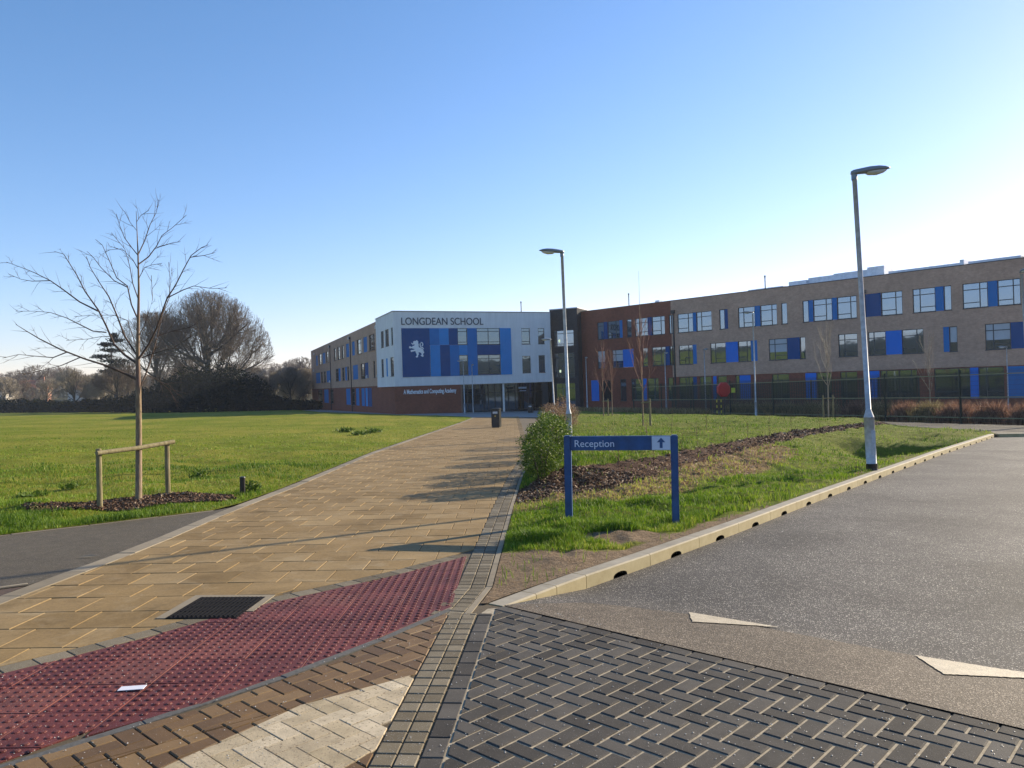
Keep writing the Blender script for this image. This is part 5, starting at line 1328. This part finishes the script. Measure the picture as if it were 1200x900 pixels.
def seg_mesh(name, segs, mat, parent, sides=5, minr=0.0):
    n = len(segs)
    P0 = np.array([s_[0][:] for s_ in segs]); P1 = np.array([s_[1][:] for s_ in segs]); R0 = np.array([max(s_[2], minr) for s_ in segs]); R1 = np.array([max(s_[3], minr*0.7) for s_ in segs])
    d = P1-P0; d /= np.maximum(np.linalg.norm(d, axis=1), 1e-6)[:,None]
    ref = np.where(np.abs(d[:,2:3]) < 0.9, np.array([[0,0,1.0]]), np.array([[1.0,0,0]])); a = np.cross(d, ref); a /= np.linalg.norm(a, axis=1)[:,None]; b = np.cross(d, a)
    V = np.zeros((n, 2*sides, 3))
    for k in range(sides):
        an = 2*PI*k/sides; o = a*math.cos(an)+b*math.sin(an); V[:,k] = P0+o*R0[:,None]; V[:,sides+k] = P1+o*R1[:,None]
    i = np.arange(n)*2*sides
    Fc = np.concatenate([np.stack([i+k, i+(k+1)%sides, i+sides+(k+1)%sides, i+sides+k], -1) for k in range(sides)])
    return np_mesh(name, V.reshape(-1, 3), Fc, mat, parent, None, k=4, smoothf=True)
def bare_tree(name, x, y, z, H, R, seed, label, group, mats=('bark_far','twig_far'), levels=5, nch=None, nlimb=9, base_h=None, trunk_r=None, minr=0.02, twig_w=0.05, ratio=0.72, up=0.6, spread=0.8, limb_el=(15,80)):
    base_h = H*0.18 if base_h is None else base_h; trunk_r = H*0.022 if trunk_r is None else trunk_r
    nch = nch or [4,4,4,4,3]
    q, thick, thin, grow = gen_tree(seed, H, R, base_h, levels, nch, ratio, up, twig_w=twig_w, spread=spread)
    top = Vector((q.uniform(-.3,.3), q.uniform(-.3,.3), H*0.5)); thick.append((Vector((0,0,-0.3)), Vector((0,0,base_h)), trunk_r*1.15, trunk_r)); thick.append((Vector((0,0,base_h)), top, trunk_r, trunk_r*0.5))
    for i in range(nlimb):
        az = 2*PI*i/nlimb+q.uniform(-.3,.3); el = math.radians(q.uniform(*limb_el)); zz = base_h+(H*0.5-base_h)*(i/nlimb)**1.0
        d = Vector((math.cos(az)*math.cos(el), math.sin(az)*math.cos(el), math.sin(el)))
        L = (R*math.cos(el)+(H*0.6)*math.sin(el))*0.40
        grow(Vector((0,0,zz)), d, L, trunk_r*0.5, levels)
    grow(top, Vector((0,0,1)), H*0.2, trunk_r*0.4, levels)
    root = empty(name, (x, y, z), 0, label, 'tree', group)
    seg_mesh('trunk', thick, M[mats[0]], root, 6); seg_mesh('crown', thin, M[mats[1]], root, 3, minr)
    return root
def gtz(x, y): return float(terrain(x, y))
GT = 'bare winter trees beyond the field'
def wp(px, D): return ((px-600)/F*D*1.0+0.0, D)
# the great domed tree and its neighbours
x, y = wp(246, 150); bare_tree('oak_tree', x, y, gtz(x, y), 23.5, 12.2, 21, 'huge domed bare tree dominating the tree line right of the staked young tree', GT, levels=5, nch=[5,4,4,4,3], nlimb=17, base_h=2.5, trunk_r=0.55, minr=0.022, twig_w=0.06, limb_el=(5,75))
x, y = wp(184, 156); bare_tree('oak_tree', x, y, gtz(x, y), 20.5, 9.0, 22, 'dark bare tree merging into the left side of the great dome', GT, levels=5, nch=[4,4,4,3,3], nlimb=13, base_h=3, trunk_r=0.4, minr=0.022, twig_w=0.06)
protoA = bare_tree('winter_tree', *(lambda p: (p[0], p[1], gtz(*p)))(wp(86, 178)), 10.3, 5.8, 23, 'spreading grey bare tree at the field edge, left of the dark thicket', GT, mats=('bark_far','twig_pale'), levels=4, nch=[4,4,4,4], nlimb=11, base_h=1.5, minr=0.028, twig_w=0.05)
protoB = bare_tree('winter_tree', *(lambda p: (p[0], p[1], gtz(*p)))(wp(150, 170)), 12.0, 5.5, 24, 'tangled brown bare tree directly behind the lone conifer', GT, levels=4, nch=[4,4,4,4], nlimb=11, base_h=1.0, minr=0.028, twig_w=0.05)
protoC = bare_tree('winter_tree', *(lambda p: (p[0], p[1], gtz(*p)))(wp(340, 165)), 9.2, 5.0, 25, 'pale scrubby bare tree between the great dome and the brick wing', GT, mats=('bark_far','twig_pale'), levels=4, nch=[5,4,4,4], nlimb=12, base_h=0.6, minr=0.026, twig_w=0.05)
fars = [(356,172,protoC,1.0,'pale bare tree close to the far end of the brick wing'),(322,172,protoC,0.92,'short bare tree at the right foot of the great dome'),
        (303,160,protoB,0.62,'low dark bare tree under the right side of the great dome'),
        (118,182,protoA,0.9,'bare tree left of the lone conifer, behind the hedge'),(55,200,protoA,0.85,'bare tree over the hedge near the left edge, tallest of the low row'),
        (28,215,protoB,0.75,'brown bare tree over the hedge, second from the left edge'),(4,205,protoA,0.9,'pale bare tree at the left edge of the view'),
        (-25,205,protoB,0.9,'bare tree just off the left edge'),(100,200,protoB,0.8,'brown bare tree between the spreading grey one and the conifer'),(137,158,protoB,0.85,'brown bare tree filling the gap between conifer and great dome'),(134,178,protoC,1.1,'dense bare tree beneath the lone conifer')]
for px, D, pr, sc_, lb in fars:
    o = copy_tree(pr); x, y = wp(px, D); o.location = (x, y, gtz(x, y)); o.scale = (sc_*1.1, sc_*1.1, sc_); o.rotation_euler = (0, 0, random.uniform(0, 6)); o['label'] = lb
# wooded hillside farther off, hazy
hill = []
hl_words = ['tall', 'low', 'broad', 'thin', 'rounded', 'ragged']
for i in range(34):
    px = -60+i*13+random.uniform(-4, 4); D = random.uniform(270, 430)
    pr = random.choice([protoA, protoB, protoC]); o = copy_tree(pr); x, y = wp(px, D); sc_ = random.uniform(0.95, 1.35)
    o.location = (x, y, gtz(x, y)-1.0); o.scale = (sc_*1.25, sc_*1.25, sc_); o.rotation_euler = (0, 0, random.uniform(0, 6))
    o['label'] = 'hazy bare tree on the distant wooded hillside'; o['group'] = 'hazy trees on the far hillside'
# lone conifer
x, y = wp(131, 164); root = empty('conifer_tree', (x, y, gtz(x, y)), 0, 'lone dark conifer with flat layered boughs above the tree line', 'tree')
mb = MB(); mb.tube([(0,0,-0.3),(0.2,0,9),(0.1,0,16.6)], [0.35,0.22,0.06], 8); mb.build('trunk', M['bark_far'], root)
Vs = []; Fs = []; Ts = []; off = 0
for k, (zz, rr, dx) in enumerate([(16.4,0.7,0.9),(15.4,1.6,1.2),(14.5,1.5,-0.9),(13.3,2.9,0.3),(12.0,2.2,-1.9),(11.0,3.0,0.9),(10.0,2.2,0.9),(8.8,1.8,-0.6)]):
    V, Fc, tn = leaf_cloud(420, (dx, 0, zz), (rr, rr, 0.42), 0.55, 0.1, 40+k, 0.1, 0.4, -5); Vs.append(V); Fs.append(Fc+off); Ts.append(tn); off += len(V)
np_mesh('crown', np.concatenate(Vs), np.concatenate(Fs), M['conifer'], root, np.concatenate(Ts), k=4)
# evergreen thicket under the trees
GE = 'dark evergreen bushes along the far field edge'
eb = [(172,146,4.2,3.4,'left of the young tree trunk'),(200,144,4.6,3.8,'just right of the young tree trunk'),(222,142,5.4,4.4,'under the left half of the great dome'),(245,141,6.6,5.4,'tallest, right under the middle of the great dome'),
      (268,142,5.6,4.6,'under the right half of the great dome'),(290,145,4.6,3.6,'at the right foot of the great dome'),(312,150,4.2,2.4,'just right of the great dome'),(338,152,4.2,1.8,'low, before the pale scrub'),(360,156,4.0,1.7,'low, touching the brick wing'),
      (150,156,4.4,3.0,'beneath the lone conifer'),(125,168,4.4,3.0,'left of the lone conifer'),(104,176,4.2,2.6,'behind the field edge, fourth from the left edge'),(80,182,4.6,2.4,'behind the field edge, third from the left edge'),(52,188,5.0,2.9,'behind the field edge, second from the left edge'),(22,192,5.6,3.2,'low and broad near the left edge of the view'),(-8,196,5.6,3.4,'at the very left edge of the view')]
for i, (px, D, rr, h, w_) in enumerate(eb):
    h *= (1.55 if 190 < px < 300 else 1.25) if 160 < px < 330 else 1.0
    x, y = wp(px, D); root = empty('evergreen_bush', (x, y, gtz(x, y)), 0, 'dark evergreen bush '+w_, 'bush', GE)
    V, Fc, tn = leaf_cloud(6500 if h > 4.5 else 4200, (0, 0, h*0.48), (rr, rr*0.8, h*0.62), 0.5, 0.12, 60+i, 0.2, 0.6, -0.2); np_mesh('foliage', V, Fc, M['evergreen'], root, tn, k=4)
    mb = MB(); mb.tube([(0,0,-0.2),(0,0,h*0.7)], [0.15,0.06], 6); mb.build('trunk', M['bark_far'], root)
# far houses on the hillside
def house(px, D, w_, h, label, wallc, roofc, rz):
    x, y = wp(px, D); z = gtz(x, y); root = empty('house', (x, y, z), rz, label, 'house', 'houses glimpsed on the far hillside')
    mb = MB(); mb.box(-w_/2, -3.5, -2, w_/2, 3.5, h); wl = mb.build('wall', wallc, root)
    mb = MB(); v = [(-w_/2-.3,-3.9,h+.01),(w_/2+.3,-3.9,h+.01),(w_/2+.3,3.9,h+.01),(-w_/2-.3,3.9,h+.01),(-w_/2-.3,0,h+3),(w_/2+.3,0,h+3)]
    mb.add(v, [(0,1,5,4),(2,3,4,5),(0,4,3),(1,2,5),(0,3,2,1)]); rf = mb.build('roof', roofc, root, fixn=True)
    mb = MB(); mb.box(w_*0.25, -0.4, h+1.5, w_*0.25+0.9, 0.5, h+4.0); mb.build('chimney', wallc, rf)
    for a in (-0.25, 0.25):
        mb = MB(); mb.box(w_*a-0.6, -3.56, h-1.9, w_*a+0.6, -3.51, h-0.7); mb.build('window', M['glass_dark'], root)
tile = simple('orange_roof_tiles', (0.33,0.12,0.06), 0.8); cream = simple('pale_house_render', (0.55,0.50,0.42), 0.8); brk = simple('house_brick', (0.28,0.13,0.08), 0.85)
house(41, 255, 8, 5.6, 'small orange roofed house among the hazy trees near the left edge', brk, tile, 0.3)
house(10, 262, 7, 5.0, 'small pale gabled house at the far left edge', cream, M['bark_far'], 1.2)
house(103, 250, 9, 5.2, 'pale house half hidden behind trees left of the conifer', cream, tile, -0.2)

# ------------------------------------------------------------------ saplings on the right
GS = 'young saplings on the right side lawn'
def sapling(x, y, H, R, seed, label, mats, stakes=1, tall=None, slabel=''):
    z = gtz(x, y)+(float(verge_h(np.array(x), np.array(y))) if x < float(vright(np.array(y))) else 0)
    q, thick, thin, grow = gen_tree(seed, H, R, H*0.3, 2, [4,3], 0.55, 1.6, env=True, twig_w=0.018, spread=0.45, zc=H*0.5)
    r0 = 0.035; tall = tall or H
    p = [Vector((0,0,-0.1)), Vector((0.01,0,H*0.3)), Vector((0.0,0.02,H*0.6)), Vector((0.02,0,tall))]
    for i in range(3): thick.append((p[i], p[i+1], r0*(1-0.3*i), r0*(0.7-0.28*i)))
    nl = 12
    for i in range(nl):
        zz = H*(0.28+0.55*i/nl); az = i*2.4+q.uniform(-.4,.4); el = math.radians(q.uniform(58, 74)); d = Vector((math.cos(az)*math.cos(el), math.sin(az)*math.cos(el), math.sin(el)))
        grow(Vector((0.005,0.005,zz)), d, H*0.26*(1-0.35*i/nl), 0.014, 2)
    root = empty('sapling', (x, y, z), 0, label, 'tree', GS)
    seg_mesh('trunk', thick, M[mats[0]], root, 7); seg_mesh('crown', thin, M[mats[1]], root, 4, 0.0036)
    if stakes:
        st = empty('tree_stakes', (x, y, z), 0.15, 'timber stakes supporting the '+slabel, 'tree stakes', 'stakes of the young trees')
        for sx in ((0.32,) if stakes == 1 else (-0.28, 0.28)):
            mb = MB(); mb.tube([(sx,0.0,-0.1),(sx,0.0,1.18)], [0.045,0.042], 10); mb.build('stake', M['wood'], st)
        mb = MB(); mb.tube([(-0.08 if stakes == 1 else -0.33,-0.06,1.02),(0.36,-0.06,1.04)], [0.03,0.03], 8); mb.build('crossbar', M['wood'], st)
x, y = gp(754, 509); sapling(x, y, 5.0, 0.72, 51, 'slender red twigged sapling in line with the arrow of the Reception sign', ('bark_near','twig_red'), 1, tall=6.6, slabel='sapling above the Reception sign arrow')
sapling(5.95, 50.5, 5.0, 0.75, 52, 'left one of the paired red twigged saplings before the brick wing', ('bark_near','twig_red'), 1, slabel='left one of the two paired red saplings')
sapling(6.85, 53, 4.7, 0.8, 53, 'right one of the paired red twigged saplings before the brick wing', ('bark_near','twig_red'), 0)
sapling(16.5, 40.2, 5.2, 0.95, 54, 'pale birch sapling left of the tall road side lamp', ('twig_birch','twig_birch'), 2, slabel='pale birch sapling left of the tall lamp')
sapling(23.9, 44.0, 5.1, 1.15, 55, 'pale birch sapling behind the fence right of the tall road side lamp', ('twig_birch','twig_birch'), 0)
# whips planted along the mulch strip
q = random.Random(9)
wh_l = [(2.0,14.7),(2.9,16.0),(3.9,17.9),(4.7,19.6),(5.9,21.6),(7.2,23.6),(8.6,25.8),(10.2,28.2),(12.2,30.6),(3.2,18.4),(4.6,22.4),(6.6,26.2)]
names_ = ['first', 'second', 'third', 'fourth', 'fifth', 'sixth', 'seventh', 'eighth', 'ninth']
for i, (x, y) in enumerate(wh_l):
    z = plane(x, y)+float(verge_h(np.array(x), np.array(y)))
    mb = MB(); h = q.uniform(0.5, 0.95); mb.tube([(0,0,-0.02),(q.uniform(-.04,.04),0,h*0.5),(q.uniform(-.1,.1),q.uniform(-.05,.05),h)], [0.007,0.005,0.002], 5)
    for k in range(7):
        zz = h*q.uniform(0.25, 0.9); a = q.uniform(0, 6.28); L = q.uniform(0.08, 0.25); mb.tube([(0,0,zz),(L*math.cos(a), L*math.sin(a), zz+L*1.1)], [0.003,0.0015], 4)
    o = mb.build('whip_plant', M['twig_red']); o.location = (x, y, z)
    tag(o, ('thin bare hedge whip, %s along the mulch strip counted from the Reception sign' % names_[i]) if i < 9 else 'thin bare hedge whip, %s of the three in the lawn behind the mulch strip' % ['nearest', 'middle', 'farthest'][i-9], 'hedge whip', 'bare hedge whips planted near the mulch strip')

# ------------------------------------------------------------------ shrub belt behind the fence
q = random.Random(4); GB_ = 'shrubs behind the mesh fence'
belt = []
nb_ = 15
for i in range(nb_):
    y = 33.5+i*1.75; x = fence_x(y)+1.6+q.uniform(-.2,.5); belt.append((x, y))
ordw = ['first', 'second', 'third', 'fourth', 'fifth', 'sixth', 'seventh', 'eighth', 'ninth', 'tenth', 'eleventh', 'twelfth', 'thirteenth', 'fourteenth', 'fifteenth']
for i, (x, y) in enumerate(belt):
    redd = i in (0, 1, 3, 4, 2, 6, 8); z = gtz(x, y)
    root = empty('shrub', (x, y, z-0.05), 0, ('red stemmed shrub' if redd else 'straw coloured shrub')+' behind the mesh fence, %s from the right' % ordw[i], 'shrub', GB_)
    n = 1500; r = np.random.default_rng(100+i); px_ = r.normal(0, 0.55, n); py_ = r.normal(0, 0.6, n)
    h = np.clip(r.normal(0.95, 0.22, n), 0.3, 1.5)*np.exp(-(px_**2+py_**2)*0.25)
    a = r.uniform(0, 2*PI, n); w_ = 0.016; ln = 0.35*h
    base = np.stack([px_*0.8, py_*0.8, 0*px_], -1); side = np.stack([np.cos(a), np.sin(a), 0*a], -1)*w_; b = r.uniform(0, 2*PI, n)
    tip = base+np.stack([np.cos(b)*ln, np.sin(b)*ln, h], -1); mid = base+np.stack([np.cos(b)*ln*0.3, np.sin(b)*ln*0.3, h*0.55], -1)
    V = np.stack([base-side, base+side, mid+side, mid-side, tip], 1).reshape(-1, 3); k_ = np.arange(n)*5
    Fc = np.concatenate([np.stack([k_, k_+1, k_+2], -1), np.stack([k_, k_+2, k_+3], -1), np.stack([k_+3, k_+2, k_+4], -1)])
    np_mesh('stems', V, Fc, M['redstem'] if redd else M['drygrass'], root, np.repeat(np.clip(r.normal(0.55, 0.25, n), 0, 1), 5))
# dry grass strip farther left along the fence
pts = []; 
for _ in range(9000):
    y = q.uniform(58, 82); x = fence_x(y)-0.6+q.uniform(-1.0, 1.0); pts.append((x, y))
pts = np.array(pts); n = len(pts)
scatter_blades('dry_grass', pts, RNG.uniform(0.25, 0.75, n), np.full(n, 0.035), np.clip(RNG.normal(0.5, 0.25, n), 0, 1), M['drygrass'], lambda a, b: plane(a, b), label='strip of faded dry grass at the foot of the far fence', cat='grass')

# ------------------------------------------------------------------ fences
def fence(name, y0, y1, off, H, step, label, wire, rails, posts_r=0.04, reverse=False):
    p = []; y = y0
    while y <= y1+0.01:
        p.append(np.array([fence_x(y), y])+off); y += step*0.934
    o0 = p[0]; z0 = gtz(*o0); root = empty(name, (o0[0], o0[1], z0), 0, label, 'fence')
    L = [Vector((a[0]-o0[0], a[1]-o0[1], gtz(*a)-z0)) for a in p]
    for v in L:
        mb = MB(); mb.box(v.x-posts_r, v.y-posts_r, v.z-0.2, v.x+posts_r, v.y+posts_r, v.z+H, bev=0.008); mb.build('post', M['fence'], root)
    for a, b in zip(L[:-1], L[1:]):
        mb = MB(); n = int((b-a).length/0.055)
        for i in range(1, n):
            c = a.lerp(b, i/n); mb.obox((c.x, c.y, c.z+H/2+0.02), (wire, 0, 0), (0, wire, 0), (0, 0, H/2-0.06))
        d = (b-a); u_ = d.normalized(); sd = Vector((-u_.y, u_.x, 0))*wire
        for k in range(int(H/0.22)):
            c = (a+b)/2+Vector((0, 0, 0.12+k*0.22)); mb.obox(c+sd*2, d*0.5, sd, Vector((0, 0, wire)))
        mb.build('mesh_panel', M['fence'], root)
        if rails:
            for rz_ in rails:
                rm = MB(); c = (a+b)/2+Vector((0, 0, rz_)); rm.obox(c-sd.normalized()*-0.03, d*0.49, sd.normalized()*0.012, Vector((0, 0, 0.024))); rm.build('rail', M['railing_lit'], root)
    return root
fence('mesh_fence', 17.0, 73.5, np.array([0.0, 0.0]), 2.68, 4.67, 'dark green weldmesh fence on posts running past the shrub belt towards the entrance', 0.0042, (1.3, 2.42, 0.28), 0.045)
fence('mesh_fence', 47.0, 76.0, np.array([7.5, 4.0]), 2.7, 3.3, 'second dark mesh fence nearer the right wing, denser, behind the red octagon', 0.0085, None, 0.05)
# yellow notice on the fence
yn = 55.7; x = fence_x(yn)-0.12; root = empty('warning_notice', (x, yn, gtz(x, yn)+1.95), math.radians(20), 'small yellow-green notice fixed high on the mesh fence, left of the red octagon', 'notice')
mb = MB(); mb.box(-0.17, -0.01, -0.17, 0.17, 0.01, 0.17, bev=0.004); mb.build('board', M['notice'], root)
# red octagon on striped posts
xo, yo = at(848.5, 456.0, 56.0).x, 56.0; zo = gtz(xo, yo); co = at(848.5, 456.5, 56.0)
root = empty('octagonal_board', (xo, yo, zo), 0.35, 'big red octagonal board standing behind the mesh fence on striped posts', 'sign')
mb = MB(); R8 = 0.56; zc = co.z-zo
o8 = [(R8*math.cos(PI/8+k*PI/4), zc+R8*math.sin(PI/8+k*PI/4)) for k in range(8)]
i8 = [(0.86*a, zc+(z-zc)*0.86) for a, z in o8]
mb.add([(a, -0.06, z) for a, z in i8]+[(a, -0.02, z) for a, z in o8]+[(a, 0.16, z) for a, z in o8], [tuple(range(8))]+[(k,(k+1)%8,8+(k+1)%8,8+k) for k in range(8)]+[(8+k,8+(k+1)%8,16+(k+1)%8,16+k) for k in range(8)]+[tuple(23-k for k in range(8))])
mb.build('board', M['red'], root, fixn=True)
for sx in (-0.62, -0.25):
    mb = MB()
    for k in range(8):
        z0_ = -0.1+k*0.2
        mb.tube([(sx, 0.06, z0_), (sx, 0.06, z0_+0.2)], [0.04, 0.04], 8, mi=k % 2)
    mb.build('post', [M['yellow'], M['binblack']], root)
mb = MB(); mb.tube([(0.05, 0.08, -0.1), (0.05, 0.08, zc-0.3)], [0.035, 0.035], 8); mb.build('support', M['darkmetal'], root)

# ------------------------------------------------------------------ camera, world, sun
cam = bpy.data.cameras.new('Camera'); cam.sensor_width = 36; cam.lens = 36*F/1200; cam.clip_end = 5000; cam.clip_start = 0.05
co_ = bpy.data.objects.new('Camera', cam); COL.objects.link(co_); SC.camera = co_
c_, s_ = math.cos(ROLL), math.sin(ROLL)
R3 = Matrix(((c_, s_, 0), (0, 0, -1), (-s_, c_, 0)))        # columns: right, up, back
co_.matrix_world = Matrix.Translation((0, 0, EYE)) @ R3.to_4x4()
SUN_EL = math.radians(20.5); SUN_AZ = math.atan2(0.81, 0.585)
wd_ = bpy.data.worlds.new('World'); SC.world = wd_; wd_.use_nodes = True
nt = wd_.node_tree; sky = nt.nodes.new('ShaderNodeTexSky'); sky.sky_type = 'NISHITA'; sky.sun_disc = False
sky.sun_elevation = SUN_EL; sky.sun_rotation = SUN_AZ; sky.altitude = 100; sky.air_density = 1.0; sky.dust_density = 0.2; sky.ozone_density = 3.0
bg = nt.nodes['Background']; hs = nt.nodes.new('ShaderNodeHueSaturation'); hs.inputs['Saturation'].default_value = 1.02; tn_ = nt.nodes.new('ShaderNodeMix'); tn_.data_type = 'RGBA'; tn_.blend_type = 'MULTIPLY'; tn_.inputs[0].default_value = 1.0; tn_.inputs[7].default_value = (1.0, 0.965, 1.10, 1)
sp_ = nt.nodes.new('ShaderNodeSeparateColor'); cb_ = nt.nodes.new('ShaderNodeCombineColor'); nt.links.new(sky.outputs[0], sp_.inputs[0])
def wmath(op, a, b):
    n_ = nt.nodes.new('ShaderNodeMath'); n_.operation = op; nt.links.new(a, n_.inputs[0]); n_.inputs[1].default_value = b; return n_.outputs[0]
nt.links.new(wmath('MULTIPLY', wmath('POWER', wmath('MULTIPLY', sp_.outputs[0], 1/2.6), 1.22), 2.6), cb_.inputs[0])
nt.links.new(sp_.outputs[1], cb_.inputs[1]); nt.links.new(sp_.outputs[2], cb_.inputs[2])
nt.links.new(cb_.outputs[0], tn_.inputs[6]); nt.links.new(tn_.outputs[2], hs.inputs['Color']); nt.links.new(hs.outputs[0], bg.inputs[0]); bg.inputs[1].default_value = 0.105
sl_ = bpy.data.lights.new('Sun', 'SUN'); sl_.energy = 5.0; sl_.angle = math.radians(0.53); sl_.color = (1.0, 0.86, 0.64)
so = bpy.data.objects.new('Sun', sl_); COL.objects.link(so)
sd = Vector((math.sin(SUN_AZ)*math.cos(SUN_EL), math.cos(SUN_AZ)*math.cos(SUN_EL), math.sin(SUN_EL)))
so.rotation_euler = sd.to_track_quat('Z', 'Y').to_euler()
SC.view_settings.view_transform = 'Standard'; SC.view_settings.look = 'None'; SC.view_settings.exposure = 0.92; SC.view_settings.gamma = 1
SC.cycles.max_bounces = 6; SC.cycles.caustics_reflective = False; SC.cycles.caustics_refractive = False

# air: the far hillside pales with distance
hz = MB(); hz.box(-620, -420, -12, 620, 620, 60); ho = hz.build('haze', M['paper'])
hm = bpy.data.materials.new('haze_air'); hm.use_nodes = True; ht = hm.node_tree; ht.nodes.clear()
pv = ht.nodes.new('ShaderNodeVolumePrincipled'); pv.inputs['Color'].default_value = (0.80, 0.88, 1.0, 1); pv.inputs['Density'].default_value = 0.00026; pv.inputs['Anisotropy'].default_value = 0.2
ou = ht.nodes.new('ShaderNodeOutputMaterial'); ht.links.new(pv.outputs[0], ou.inputs['Volume']); ho.data.materials.clear(); ho.data.materials.append(hm)
tag(ho, 'thin pale winter haze over the field and far hillside', 'haze', kind='stuff')
